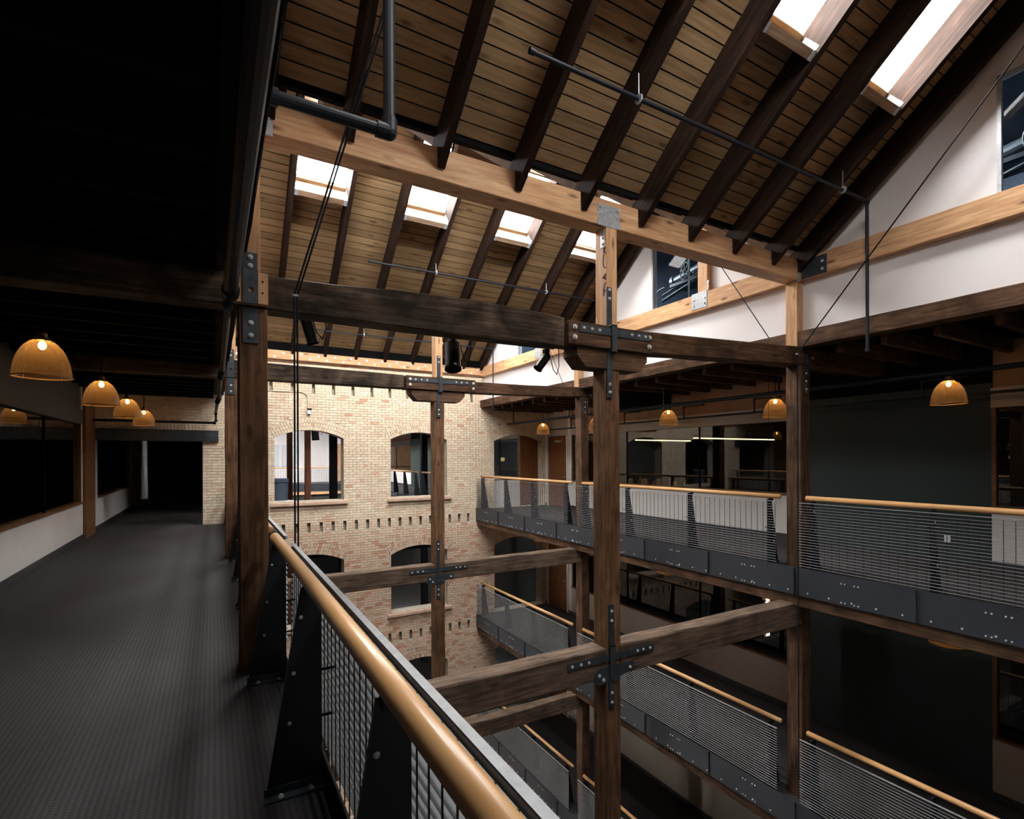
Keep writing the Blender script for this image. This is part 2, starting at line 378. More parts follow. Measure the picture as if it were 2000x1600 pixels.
# ------------------------------------------------------------------ brick end wall
def arc_par(x0, x1, zs, h):
    a = (x1 - x0) / 2; R = (a * a + h * h) / (2 * h); return (x0 + x1) / 2, zs + h - R, R, math.asin(a / R)
def brick_wall(name, xa, xb, za, zb, wins, slots, y=YB, thick=.40, singles=0, extra=None, bl=.205, bh=.064, mj=.010):
    """wins: (x0,x1,z0,spring,rise or 0). extra(x,z) -> True where no wall"""
    wall = struct(empty(name, (xa, y, za)))
    core = bmesh.new()
    def layer(ya, yb, holes):
        xs = sorted({xa, xb, *[h[0] for h in holes], *[h[1] for h in holes]}); zs = sorted({za, zb, *[h[2] for h in holes], *[h[3] for h in holes]})
        xs = [v for v in xs if xa <= v <= xb]; zs = [v for v in zs if za <= v <= zb]
        for z0, z1 in zip(zs, zs[1:]):
            run = None
            for x0, x1 in list(zip(xs, xs[1:])) + [(None, None)]:
                solid = x0 is not None and not any(h[0] - 1e-6 < (x0 + x1) / 2 < h[1] + 1e-6 and h[2] < (z0 + z1) / 2 < h[3] for h in holes)
                if solid:
                    run = (run[0], x1) if run else (x0, x1)
                elif run:
                    box(core, run[0], run[1], ya, yb, z0, z1); run = None
    wh = [(w[0], w[1], w[2], w[3] + w[4]) for w in wins]
    layer(y + .012, y + .15, wh + [(s[0] - .045, s[0] + .045, s[1], s[2]) for s in slots])
    layer(y + .15, y + thick, wh)
    for w in wins:
        if w[4]:
            xc, zc, R, th = arc_par(w[0], w[1], w[3], w[4]); n = 16; top = w[3] + w[4]
            for i in range(n):
                u0 = w[0] + (w[1] - w[0]) * i / n; u1 = w[0] + (w[1] - w[0]) * (i + 1) / n
                f = lambda u: min(top - .0005, zc + math.sqrt(max(0, R * R - (u - xc) ** 2)))
                prism(core, [(u0, f(u0)), (u1, f(u1)), (u1, top + .0005), (u0, top + .0005)], 'y', y + .012, y + thick)
    fin('mortar_core', core, MORTAR, wall)
    # bricks
    boxes = []
    RR = .315
    row = 0; z = za
    while z < zb - .02:
        zc_ = z + bh / 2; ex = []
        for w in wins:
            if w[2] - .005 < zc_ < w[3]: ex.append((w[0], w[1]))
            elif w[4] and zc_ >= w[3]:
                xc, zc, R, th = arc_par(w[0], w[1], w[3], w[4]); q = (R + RR) ** 2 - (zc_ - zc) ** 2
                if q > 0:
                    hw = min(math.sqrt(q), (zc_ - zc) * math.tan(th)); ex.append((xc - hw - .01, xc + hw + .01))
        for s in slots:
            if s[1] - .01 < zc_ < s[2] + .01: ex.append((s[0] - .045, s[0] + .045))
        if extra: ex += extra(zc_)
        x = xa - (bl + mj) * (.5 if row % 2 else 0) - (.11 if row % 6 == 5 else 0)
        L = bl if row % 6 != 5 else .0975
        while x < xb:
            segs = [(max(x, xa), min(x + L, xb))]
            for a, b in ex:
                ns = []
                for p, q in segs:
                    if b <= p or a >= q: ns.append((p, q))
                    else:
                        if a - p > .02: ns.append((p, a))
                        if q - b > .02: ns.append((b, q))
                segs = ns
            for p, q in segs:
                if q - p > .018: boxes.append((p, q, z, z + bh))
            x += L + mj
        z += bh + mj; row += 1
    boxes.sort(key=lambda b: (b[0] + b[1]) ** 2 / 4 + ((b[2] + b[3]) / 2 - 1.7) ** 2)
    um = None; cnt = 0; rest = bmesh.new()
    for b in boxes:
        pr = random.uniform(0, .005)
        vis = (-.24 < b[0] < .47 or b[0] > 1.25) and b[2] > -.25 and b[2] < 3.4
        if cnt < singles and vis:
            um = um or unit_mesh('brick', BRICK)
            sub('brick', um, wall, ((b[0] + b[1]) / 2, y + .03 - pr, (b[2] + b[3]) / 2), (0, 0, 0), (b[1] - b[0], .06, b[3] - b[2])); cnt += 1
        else:
            box(rest, b[0], b[1], y - pr, y + .05, b[2], b[3])
    for w in wins:
        if w[4]:
            xc, zc, R, th = arc_par(w[0], w[1], w[3], w[4])
            for ring in range(3):
                r0 = R + .004 + ring * .105; r1 = r0 + .095; rm = (r0 + r1) / 2
                n = int(2 * th * rm / .075)
                for i in range(n):
                    t = -th + 2 * th * (i + .5) / n; hw = (2 * th / n) / 2 - .005 / rm
                    pr = random.uniform(0, .006)
                    pts = [(xc + r * math.sin(t + s), zc + r * math.cos(t + s)) for r, s in ((r0, -hw), (r0, hw), (r1, hw), (r1, -hw))]
                    prism(rest, pts, 'y', y - .002 - pr, y + .05)
    stuff(fin('brick', rest, BRICK, wall))
    return wall
wins = []
for k in range(3):
    dz = -LV * k
    for x0, x1 in ((1.44, 3.27), (4.65, 6.475)):
        wins.append((x0, x1, .49 + dz, 2.25 + dz, .225))
    wins.append((8.18, 10.08, 0 + dz, 2.24 + dz, .225))
slots = [(1.36 + .545 * k, 3.50, 3.79) for k in range(13)]
for k in range(3):
    slots += [(1.66 + .327 * i, -.40 - LV * k, -.13 - LV * k) for i in range(19)]
wb = brick_wall('wall_back', -.235, 10.25, -10.48, 4.90, wins, slots, singles=300)
# brick over the left corridor opening, its steel lintel
def sold(xa, xb, z0, y):
    bm = bmesh.new(); x = xa
    while x < xb - .06:
        box(bm, x, x + .064, y - random.uniform(0, .005), y + .05, z0, z0 + .205); x += .075
    return bm
w2 = brick_wall('wall_back.001', XWL, -.235, 2.63, 3.40, [], [])
struct(fin('trim_%d' % tn, BX(XWL, -.235, YB + .012, YB + .40, 2.40, 2.63), MORTAR)); tn += 1
stuff(fin('soldier_brick', sold(XWL, -.24, 2.415, YB), BRICK, w2))
lint = thing('steel_lintel', 'blue-grey steel lintel beam over the left corridor opening in the brick wall', 'beam', (XWL, YB, 2.12))
fin('flange', BX((XWL, .107, YB - .075, YB + .10, 2.13, 2.142), (XWL, .107, YB - .075, YB + .1, 2.398, 2.41)), FASC, lint)
fin('web_plate', BX(XWL, .107, YB - .07, YB - .055, 2.142, 2.398), STEEL, lint)
fin('end_plate', BX(.107, .119, YB - .075, YB + .0, 2.125, 2.412), STEEL, lint)
for k in range(3):
    for wn, (x0, x1) in (('left-hand', (1.33, 3.37)), ('right-hand', (4.54, 6.60))):
        lv = ('top', 'middle', 'lowest')[k]
        o = fin('stone_sill', timber('X', x0, x1, YB - .09, YB + .38, .37 - LV * k, .465 - LV * k, jit=.002, ch=.012), SILL)
        tag(o, 'pinkish stone sill of the %s arched opening, %s row of the brick wall' % (wn, lv), 'window sill')
# ------------------------------------------------------------------ pitched roof bays
SL = .79; ANG = math.atan(SL)
fin0 = fin
def roof_bay(yt, name, lit=((0, 1, 2, 3), (0, 1, 2, 3))):
    """valley tail point at y=yt; rises towards -y to the ridge, then falls to the next valley"""
    R = struct(empty(name, (XL, yt, 4.85)))
    yr = yt - 2.57 + .0            # ridge y
    zb = lambda y: 4.46 + SL * (yt - y)      # rafter underside
    zd = lambda y: 4.85 + SL * (yt - y)      # deck underside
    ybe = yt - 5.42 + .26
    SB = .755
    zdb = lambda y: zd(yr) - SB * (yr - y)
    zbb = lambda y: zb(yr) - SB * (yr - y)
    hy0, hy1 = yt - 2.36, yt - 1.42          # skylight opening in plan (deck level)
    xs = [.372] + [1.003 + .853 * k for k in range(8)] + [7.60]
    # rafters of the slope that is seen
    for x in xs:
        bm = bmesh.new()
        prism(bm, [(yt + .02, 4.45), (yt + .02, 4.665), (yt + .20, 4.665), (yt + .20, zd(yt + .20)), (yr, zd(yr)), (yr, zb(yr)), ], 'x', x, x + .073)
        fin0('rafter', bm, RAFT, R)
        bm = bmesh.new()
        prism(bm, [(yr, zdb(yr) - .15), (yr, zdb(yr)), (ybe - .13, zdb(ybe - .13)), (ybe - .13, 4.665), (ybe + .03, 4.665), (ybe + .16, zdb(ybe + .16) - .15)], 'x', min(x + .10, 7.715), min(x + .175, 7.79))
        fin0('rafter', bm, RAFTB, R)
    # planks
    um = unit_mesh('plank', PLANK)
    openings = [(1.076, 1.856), (2.782, 3.562), (4.488, 5.268), (6.194, 6.974)]
    def solid(m_, lo, hi, g=0.):
        out = []; a = lo
        for k_ in lit[m_]: out.append((a, openings[k_][0] - g)); a = openings[k_][1] + g
        return out + [(a, hi)]
    j = 0; y = yt + .03
    cs = math.cos(ANG)
    while y - .1 > yr:
        ym = y - .05
        if hy0 < ym < hy1 and lit[0]: segs = solid(0, XL, XR, .04)
        else:
            c = random.choice([1.86, 2.71, 3.6, 4.45, 5.3]); segs = [(XL, c), (c, XR)]
        for a, b in segs:
            sub('plank', um, R, ((a + b) / 2, ym, zd(ym) + .014), (-ANG, 0, 0), (b - a - .004,   .1 / cs - .013, .026))
        y -= .1; j += 1
    # planks at the skylight edges sit on the headers; far slope deck as one part
    bm = bmesh.new(); y = yr
    while y > ybe - .05:
        y2 = y - .1
        cs_ = solid(1, XL, XR, .04) if 2 * yr - hy0 > (y + y2) / 2 > 2 * yr - hy1 else ((XL, XR),)
        for a, b in cs_: prism(bm, [(y - .003, zdb(y)), (y2 + .003, zdb(y2)), (y2 + .003, zdb(y2) + .03), (y - .003, zdb(y) + .03)], 'x', a, b)
        y = y2
    stuff(fin0('plank', bm, PLANK, R))
    # weather skin above (with the skylight holes)
    bm = bmesh.new(); off = .045
    def strip(f, y0, y1, x0, x1, t=.03):
        prism(bm, [(y0, f(y0) + off), (y1, f(y1) + off), (y1, f(y1) + off + t), (y0, f(y0) + off + t)], 'x', x0, x1)
    strip(zd, yt + .06, hy1, XL - .3, XR + .3); strip(zd, hy0, yr - .02, XL - .3, XR + .3)
    for a, b in solid(0, XL - .3, XR + .3): strip(zd, hy1, hy0, a, b)
    by0, by1 = 2 * yr - hy0, 2 * yr - hy1
    strip(zdb, yr + .02, by0, XL - .3, XR + .3); strip(zdb, by1, ybe - .05, XL - .3, XR + .3)
    for a, b in solid(1, XL - .3, XR + .3): strip(zdb, by0, by1, a, b)
    fin0('roofing', bm, BLACK, R)
    # valley board and gutter
    fin0('gutter_board', BX((XL - .3, XR + .3, yt + .05, yt + .25, 4.88, 4.905), (XL - .3, XR + .3, yt + .235, yt + .25, 4.905, 5.05)), BLACK, R)
    fin0('fascia_board', BX((XL, XR, yt + .03, yt + .06, 4.775, 4.88)), BLACK, R)
    # skylights on both slopes
    global WN
    for (a, b), mir in [(o_, m_) for m_ in (0, 1) for k_, o_ in enumerate(openings) if k_ in lit[m_]]:
        mf = (lambda q: 2 * yr - q) if mir else (lambda q: q)
        w = struct(empty('window_%d' % WN, (a, mf(hy1), zd(hy1)))); WN += 1
        def fin(nm, bm, mat, parent):
            if mir:
                for v in bm.verts: v.co.y = 2 * yr - v.co.y
            return fin0(nm, bm, mat, parent)
        # headers between the rafters (lower and upper), square to the slope
        for yy, nm in ((hy1, 'lower_header'), (hy0, 'upper_header')):
            zc = zd(yy); d = .30; s_, c_ = math.sin(ANG), math.cos(ANG)
            # board thickness goes outwards from the opening along the slope
            dirs = -1 if yy == hy0 else 1
            ux, uz = c_ * dirs, -s_ * dirs
            nx, nz = -s_, -c_
            p0 = (yy, zc + .02); bm = bmesh.new(); T_ = .085
            pts = [p0, (p0[0] + ux * T_, p0[1] + uz * T_), (p0[0] + ux * T_ + nx * d, p0[1] + uz * T_ + nz * d), (p0[0] + nx * d, p0[1] + nz * d)]
            prism(bm, pts, 'x', a + .001, b - .001); fin('header', bm, HEAD, w)
            if yy == hy1:
                bm = bmesh.new()
                for xx0, xx1 in ((a + .001, a + .05), (b - .05, b - .001)):
                    q = [(pts[2][0] + ux * .004, pts[2][1] + uz * .004), (pts[3][0] - ux * .004, pts[3][1] - uz * .004)]
                    pp = [(q[0][0], q[0][1]), (q[0][0] - nx * .22, q[0][1] - nz * .22), (q[1][0] - nx * .22, q[1][1] - nz * .22), (q[1][0], q[1][1])]
                    pp = [(u + nx * .006, v + nz * .006) for u, v in pp]
                    prism(bm, pp, 'x', xx0, xx1)
                fin('joist_hanger', bm, GALV, w)
                bm = bmesh.new()
                for xx0, xx1 in ((b - .003, b + .0),):
                    pp = [(p0[0] - ux * .0 + nx * .28, p0[1] + nz * .28), (p0[0] + nx * .06, p0[1] + nz * .06), (p0[0] - ux * .05 + nx * .06, p0[1] - uz * .05 + nz * .06), (p0[0] - ux * .05 + nx * .28, p0[1] - uz * .05 + nz * .28)]
                    prism(bm, pp, 'x', xx0, xx1)
                fin('joist_hanger', bm, GALV, w)
        # curb above the deck
        bm = bmesh.new(); h = .09
        for x0, x1 in ((a - .03, a + .005), (b - .005, b + .03)):
            prism(bm, [(hy1, zd(hy1)), (hy0, zd(hy0)), (hy0, zd(hy0) + h), (hy1, zd(hy1) + h)], 'x', x0, x1)
        for yy, s in ((hy1, 1), (hy0, -1)):
            prism(bm, [(yy, zd(yy)), (yy + .03 * s, zd(yy + .03 * s)), (yy + .03 * s, zd(yy + .03 * s) + h), (yy, zd(yy) + h)], 'x', a - .03, b + .03)
        fin('curb', bm, CURB, w)
        bm = bmesh.new(); f_ = .012
        for x0, x1 in ((a - .03, a + f_), (b - f_, b + .03)):
            prism(bm, [(hy1 + .03, zd(hy1 + .03) + h), (hy0 - .03, zd(hy0 - .03) + h), (hy0 - .03, zd(hy0 - .03) + h + .02), (hy1 + .03, zd(hy1 + .03) + h + .02)], 'x', x0, x1)
        for yy, s in ((hy1 + .03, -1), (hy0 - .03, 1)):
            prism(bm, [(yy, zd(yy) + h), (yy + .045 * s, zd(yy + .045 * s) + h), (yy + .045 * s, zd(yy + .045 * s) + h + .02), (yy, zd(yy) + h + .02)], 'x', a + f_, b - f_)
        fin('sash', bm, WHITE, w)
        bm = bmesh.new()
        quad(bm, [(a, hy1, zd(hy1) + h + .012), (b, hy1, zd(hy1) + h + .012), (b, hy0, zd(hy0) + h + .012), (a, hy0, zd(hy0) + h + .012)])
        fin('pane', bm, SKYG, w)
        # sky portal: guides sampling only, gives off nothing of its own
        pl = bpy.data.lights.new('sky_portal', 'AREA'); pl.shape = 'RECTANGLE'; pl.size = b - a; pl.size_y = (hy1 - hy0) / math.cos(ANG)
        pl.cycles.is_portal = True
        po = bpy.data.objects.new('sky_portal', pl); COL.objects.link(po)
        po.location = ((a + b) / 2, mf((hy0 + hy1) / 2), zd((hy0 + hy1) / 2) + h + .03)
        po.rotation_euler = (ANG if mir else -ANG, 0, 0)
    return R
WN = 1
roof_bay(15.46, 'ceiling.002')
roof_bay(10.04, 'ceiling.001', ((0, 1, 2, 3), (0, 1, 2)))
roof_bay(4.62, 'ceiling', ((0, 1, 2, 3), (1,)))
roof_bay(-.80, 'ceiling.003', ((), ()))

# gable walls above the walkways, zigzag top
def gable(name, x0, x1, mat, wins):
    o = struct(empty(name, (x0, YBACK, 3.58)))
    bm = bmesh.new()
    brk = {YBACK, YB + .4}
    tops = []
    for yt in (15.46, 10.04, 4.62, -.80):
        yr = yt - 2.57; brk |= {yt + .14, yr}
    def top(y):
        for yt in (15.46, 10.04, 4.62, -.80):
            yr = yt - 2.57
            if yt - 5.28 <= y <= yt + .14:
                zr = 4.85 + SL * 2.57 + .06
                return zr - SL * abs(yr - y) if y > yr else zr - SL * (yr - y)
        return 4.95
    for w in wins: brk |= {w[0], w[1]}
    ys = sorted(b for b in brk if YBACK <= b <= YB + .4)
    for a, b in zip(ys, ys[1:]):
        m_ = (a + b) / 2
        hole = [w for w in wins if w[0] < m_ < w[1]]
        lo = 3.58
        if hole:
            w = hole[0]
            prism(bm, [(a, lo), (b, lo), (b, w[2]), (a, w[2])], 'x', x0, x1); lo = w[3]
        if min(top(a), top(b)) > lo:
            prism(bm, [(a, lo), (b, lo), (b, top(b)), (a, top(a))], 'x', x0, x1)
    fin('plaster_face', bm, mat, o)
    return o
GW = [(6.585 - 5.42 * k, 7.83 - 5.42 * k, 4.66, 6.03) for k in (-1, 0, 1)]
gable('wall_right', XR, XR + .14, WHITE, GW)
gable('wall_left', XL - .14, XL, WHITE, [])

# ------------------------------------------------------------------ timbers
ROWN = {0: 'nearest row', 1: 'far row by the brick wall'}
def gable_plate(parent, y, z0, z1, x, s):
    fin('side_plate', BX(min(x, x - s * .008), max(x, x - s * .008), y - .18, y + .18, z0, z1), GALV, parent)
# glulam purlins across the atrium
for yy, nm in ((Y1, 'new fir glulam beam across the atrium carrying the nearest roof slope'), (Y2, 'new fir glulam beam over the second post row, behind the smoky tie beam'), (Y0, 'new fir glulam beam overhead behind the camera')):
    t = thing('glulam_beam', nm, 'beam', (XL + .02, yy, 4.35))
    fin('lamination', timber('X', XL + .13, XR - .13, yy, yy + .24, 4.35, 4.66, jit=.0, n=2, ch=.006), FIR['X'], t)
    p = fin('splice_plate', BX(3.80, 4.13, yy - .008, yy, 4.345, 4.59), GALV, t)
    bolts(p, [(3.835, yy - .008, 4.555), (3.835, yy - .008, 4.475), (4.095, yy - .008, 4.555), (4.095, yy - .008, 4.475)])
    for xa, xb in ((XL + .13, XL + .19), (XR - .19, XR - .13)):
        p = fin('end_plate', BX(xa, xb, yy - .01, yy, 4.32, 4.60), GALV, t)
        bolts(p, [((xa + xb) / 2, yy - .01, 4.54), ((xa + xb) / 2, yy - .01, 4.46)], s=.9)
# glulam along the gable walls
for x0, x1, sd, s in ((7.68, XR, 'right', 1), (XL, XL + .12, 'left', -1)):
    t = thing('glulam_ledger', 'fir glulam running along the white gable wall on the %s side' % sd, 'beam', (x0, YBACK, 4.35))
    fin('lamination', timber('Y', YBACK, YB - .13, x0 + (.002 if s < 0 else 0), x1 - (.002 if s > 0 else 0), 4.35, 4.66, jit=0, n=2, ch=.006), FIR['Y'], t)
    if s > 0:
        for yy in (6.53, 6.53 + 5.42, 6.53 - 5.42):
            p = fin('connector_plate', BX(x0 - .008, x0, yy - .17, yy + .17, 4.39, 4.68), GALV, t)
            bolts(p, [(x0 - .008, yy + a, z) for a in (-.12, .12) for z in (4.46, 4.56)], (0, 0, -math.pi / 2))
        for yy in (Y1, Y2):
            p = fin('connector_plate', BX(x0 - .008, x0, yy - .40, yy - .03, 4.35, 4.62), STEEL, t)
            bolts(p, [(x0 - .008, yy - .34, z) for z in (4.42, 4.53)], (0, 0, -math.pi / 2))
for k, dy in enumerate((-5.42, 0, 5.42)):
    lb = ('beside the far gable window by the brick wall', 'beside the gable window with the machine wheel', 'beside the nearest gable window')[k]
    t = thing('window_post', 'short fir post ' + lb, 'post', (7.69, 6.36 - dy, 4.66))
    fin('shaft', timber('Z', 4.662, 6.02, 7.70, XR + .02, 6.37 - dy, 6.583 - dy, jit=0, ch=.005, n=2), FIR['Z'], t)
    p = fin('strap', BX(7.70, 7.708, 6.34 - dy, 6.37 - dy, 4.68, 4.86), GALV, t)
    bolts(p, [(7.70, 6.355 - dy, z) for z in (4.72, 4.80)], (0, 0, -math.pi / 2), .9)
# ledger on the brick wall with its two staggered rows of washers
t = thing('glulam_ledger', 'fir ledger bolted along the top of the brick wall under the rafter tails', 'beam', (XL, YB - .1, 4.38))
fin('lamination', timber('X', XL + .01, XR - .01, YB - .125, YB - .005, 4.385, 4.62, jit=0, n=2, ch=.005), FIR['X'], t)
wm = bmesh.new(); cyl(wm, (0, 0, 0), (0, -.008, 0), .030, seg=14); cyl(wm, (0, -.008, 0), (0, -.02, 0), .014, seg=6)
WASH = bpy.data.meshes.new('washer'); wm.to_mesh(WASH); wm.free(); WASH.materials.append(plain('bright_washer', (.85, .84, .82), .5, .3))
x = XL + .3; i = 0
while x < XR - .1:
    sub('washer', WASH, t, (x, YB - .125, 4.545 if i % 2 else 4.44)); x += .225; i += 1

fin('blocking_board', BX(XL + .01, XR - .01, YB - .055, YB - .03, 4.622, 4.86), BLACK, t)
# dark beams along the walkway edges under the gable walls
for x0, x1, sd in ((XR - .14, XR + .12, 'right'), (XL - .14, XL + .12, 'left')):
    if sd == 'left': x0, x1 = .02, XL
    o = fin('edge_beam', timber('Y', YBACK, YB, x0, x1, 3.34, 3.58, jit=.004), SHADEBEAM if sd == 'left' else OLD['Y'])  # left beam: its deep shade is put into a near-black colour
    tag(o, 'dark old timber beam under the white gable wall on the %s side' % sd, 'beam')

# tie beams, corbels, posts per row
def strap_bolts(p, y, lst, s=1.): bolts(p, [(x, y, z) for x, z in lst], s=s)
def frame_row(y, row):
    near = row == 0
    who = 'nearest row' if near else 'far row'
    dz = 0 if near else .13
    zl0, zr1 = (2.91, 3.08) if near else (3.07, 3.14)
    # left tie
    if near:
        st = []
        for x, z0, z1 in ((-2.4, 2.90, 3.17), (-1, 2.905, 3.17), (.13, 2.91, 3.172), (.9, 2.905, 3.20), (1.5, 2.90, 3.235), (2.2, 2.90, 3.26), (2.8, 2.905, 3.25), (3.335, 2.91, 3.225)):
            st.append((x, y + .0, y + .24, z0, z1))
        lt = loft('X', st, .012, .004)
    else:
        st = [(x, y, y + .24, z0, z1) for x, z0, z1 in ((-2.4, 3.06, 3.38), (.2, 3.07, 3.38), (1.5, 3.075, 3.365), (3.3, 3.08, 3.345))]
        lt = loft('X', st, .012, .004)
    t = thing('tie_beam', 'smoke-darkened old tie beam between left and central posts, ' + who, 'beam', (0, y, zl0))
    fin('timber', lt, TIE, t)
    if near:
        fin('end_block', timber('X', .135, .385, y - .075, y - .004, 2.92, 3.172, jit=.0, n=2, ch=.004), FIR['Z'], t)['label'] = 'fresh pale wood patch on the beam end'
        bm = bmesh.new()
        for z in (3.10, 3.01): cyl(bm, (.365 - .02, y - .076, z), (.365 - .02, y - .078, z), .008, seg=8)
        fin('nail_hole', bm, BLACK, t)
    # right tie
    if near: st = [(x, y, y + .24, z0, z1) for x, z0, z1 in ((4.56, 2.95, 3.21), (5.2, 2.98, 3.235), (5.8, 3.0, 3.265), (6.8, 3.04, 3.31), (7.70, 3.08, 3.35), (8.10, 3.09, 3.355), (10.2, 3.10, 3.36))]
    else: st = [(x, y, y + .24, z0, z1) for x, z0, z1 in ((4.85, 3.07, 3.315), (6.2, 3.10, 3.33), (7.75, 3.15, 3.38), (10.2, 3.15, 3.38))]
    t = thing('tie_beam', 'old brown tie beam between central and right-hand posts, ' + who, 'beam', (4.56, y, 3.0))
    fin('timber', loft('X', st, .012, .004), OLD['X'], t)
    bolts(t, [(8.0, y, 3.20)], s=1.2)
    # splice block on the centre post
    sx0, sx1 = (3.35, 4.58) if near else (3.33, 4.85)
    t = thing('splice_block', 'reddish timber splice block with iron strap on the central post, ' + who, 'beam', (sx0, y - .06, 2.9))
    z0, z1 = (2.93, 3.19) if near else (3.075, 3.335)
    fin('timber', timber('X', sx0, sx1, y - .06, y + .26, z0, z1, jit=.003), OLD['X'], t)
    yf = y - .062
    p = fin('horizontal_strap', BX(3.49, 4.52, yf - .010, yf, z1 - .115, z1 - .03) if near else BX(3.45, 4.72, yf - .01, yf, z1 - .115, z1 - .035), STEEL, t)
    strap_bolts(p, yf - .010, [(x, z1 - .07) for x in ((3.55, 3.66, 3.77, 4.25, 4.36, 4.46) if near else (3.52, 3.64, 3.76, 4.40, 4.52, 4.64))], .95)
    for x in (sx0 + .08, sx1 - .05):
        for zz in (z1 - .07, z0 + .08):
            bolts(t, [(x, yf + .0, zz)], s=1.5)
    # corbel
    cb = thing('corbel_block', 'chamfered timber corbel under the splice block, ' + who, 'beam', (3.5, y - .02, 2.7))
    cz1 = z0 - .005; cz0 = cz1 - .215
    bm = bmesh.new(); c0, c1 = (3.50, 4.54) if near else (3.45, 4.62)
    prism(bm, [(c0, cz1), (c0, cz1 - .09), (c0 + .12, cz0), (c1 - .12, cz0), (c1, cz1 - .09), (c1, cz1)], 'y', y - .015, y + .25)
    fin('timber', bm, OLD['X'], cb)
    # posts
    cx = 4.015 if near else 4.05
    t = thing('timber_post', 'tall brown square timber post in the middle of the atrium, ' + who, 'post', (cx, y, -10.48))
    fin('shaft', timber('Z', -10.48, cz0 - .002, cx - .11, cx + .11, y, y + .23, jit=.003), POSTM, t)
    # upper post
    up = thing('upper_post', 'slim fresh fir post between splice block and glulam, ' + who, 'post', (cx, y, z1))
    fin('shaft', timber('Z', z1 + .002, 4.348, cx - .085, cx + .075, y + .0, y + .20, jit=0, n=2, ch=.006), FIR['Z'], up)
    for s in (-1,):
        xx = cx - .085
        p = fin('side_strap', BX(xx - .006, xx, y + .03, y + .10, 4.13, 4.345), GALV, up)
        bolts(p, [(xx - .006, y + .065, z) for z in (4.24, 4.17)], (0, 0, -math.pi / 2))
    if near:
        bm = bmesh.new(); xx = cx - .087
        def stroke(pts, w=.010):
            for (a0, b0), (a1, b1) in zip(pts, pts[1:]):
                cyl(bm, (xx, y + a0, b0), (xx, y + a1, b1), w * .55, seg=6)
        stroke([(.01, 4.11), (.04, 4.11), (.04, 4.06), (.012, 4.05)], .016)
        stroke([(.045, 4.045), (.06, 3.98), (.055, 3.92), (.035, 3.885), (.005, 3.875)])
        stroke([(.005, 3.81), (.06, 3.77), (.03, 3.79), (.01, 3.745), (.03, 3.76), (.006, 3.74)], .012)
        stroke([(.004, 3.71), (.035, 3.685), (.05, 3.64), (.05, 3.61), (.02, 3.625), (.05, 3.60), (.05, 3.56)])
        stuff(fin('paint_scrawl', bm, MARK, up))['label'] = 'dark purple painted marks'
    # vertical strap over the joint
    vs = thing('iron_strap', 'vertical blue-black iron strap over the splice block, ' + who, 'bracket', (cx - .05, y - .02, cz0 - .33))
    xa, xb = (3.925, 4.0) if near else (4.0, 4.075)
    fin('upper_leg', BX(xa, xb, y - .012, y - .001, z1 - .01, z1 + .46), STEEL, vs)
    xo = .015
    fin('middle_leg', BX(xa + xo, xb + xo, yf - .026, yf - .012, z0 - .02, z1 + .01), STEEL, vs)
    fin('step', BX(xa, xb + xo, yf - .026, y - .001, z1 + .0, z1 + .014), STEEL, vs); fin('step', BX(xa, xb + xo, yf - .026, y - .016, z0 - .03, z0 - .017), STEEL, vs)
    fin('lower_leg', BX(xa - .01, xb - .01, y - .028, y - .017, cz0 - .33, z0 - .01), STEEL, vs)
    xm = (xa + xb) / 2
    bolts(vs, [(xm, y - .012, z1 + .43), (xm, y - .012, z1 + .33), (xm - .01, y - .028, cz0 - .18), (xm - .01, y - .028, cz0 - .27)], s=.95)
    # lower-level beams
    for k in (0, 1, 2):
        zt = -.50 - LV * k
        lv = ('upper', 'middle', 'lowest')[k]
        for a, b, sd in ((.52, cx - .115, 'left'), (cx + .115, 7.70, 'right')):
            o = fin('cross_beam', timber('X', a, b, y + .0, y + .25, zt - .35, zt, jit=.005, ch=.014), GREY)
            tag(o, 'weathered cross beam %s of the central post, %s level, %s' % (sd, lv, who), 'beam')
        b_ = thing('cross_bracket', 'cross-shaped blue-black iron bracket on the central post at the %s cross beams, %s' % (lv, who), 'bracket', (cx, y, zt))
        yv = y - .002
        p = fin('horizontal_strap', BX(cx - .66 + .0, cx + .62, yv - .012, yv, zt - .15, zt - .07), STEEL, b_)
        strap_bolts(p, yv - .012, [(cx + q, zt - .11) for q in (-.60, -.48, -.37, .36, .45, .56)], .9)
        bm = bmesh.new(); prism(bm, [(cx - .28, zt - .38), (cx - .28, zt - .27), (cx - .22, zt - .21), (cx + .30, zt - .21), (cx + .30, zt - .32), (cx + .1, zt - .35), (cx + .06, zt - .40), (cx - .22, zt - .40)], 'y', yv - .010, yv)
        p = fin('gusset_plate', bm, STEEL, b_)
        strap_bolts(p, yv - .010, [(cx - .22, zt - .29), (cx - .16, zt - .35), (cx + .24, zt - .28), (cx - .02, zt - .27)])
        p = fin('vertical_strap', BX((cx - .075, cx + .0, yv - .03, yv - .013, zt - .36, zt + .03), (cx - .075, cx, y - .014, y - .001, zt + .0, zt + .49), (cx - .075, cx, y - .014, y - .001, zt - .70, zt - .36), (cx - .075, cx, yv - .03, y, zt + .02, zt + .034)), STEEL, b_)
        strap_bolts(p, y - .014, [(cx - .037, zt + .42), (cx - .037, zt + .31), (cx - .037, zt - .52), (cx - .037, zt - .63)], .9)
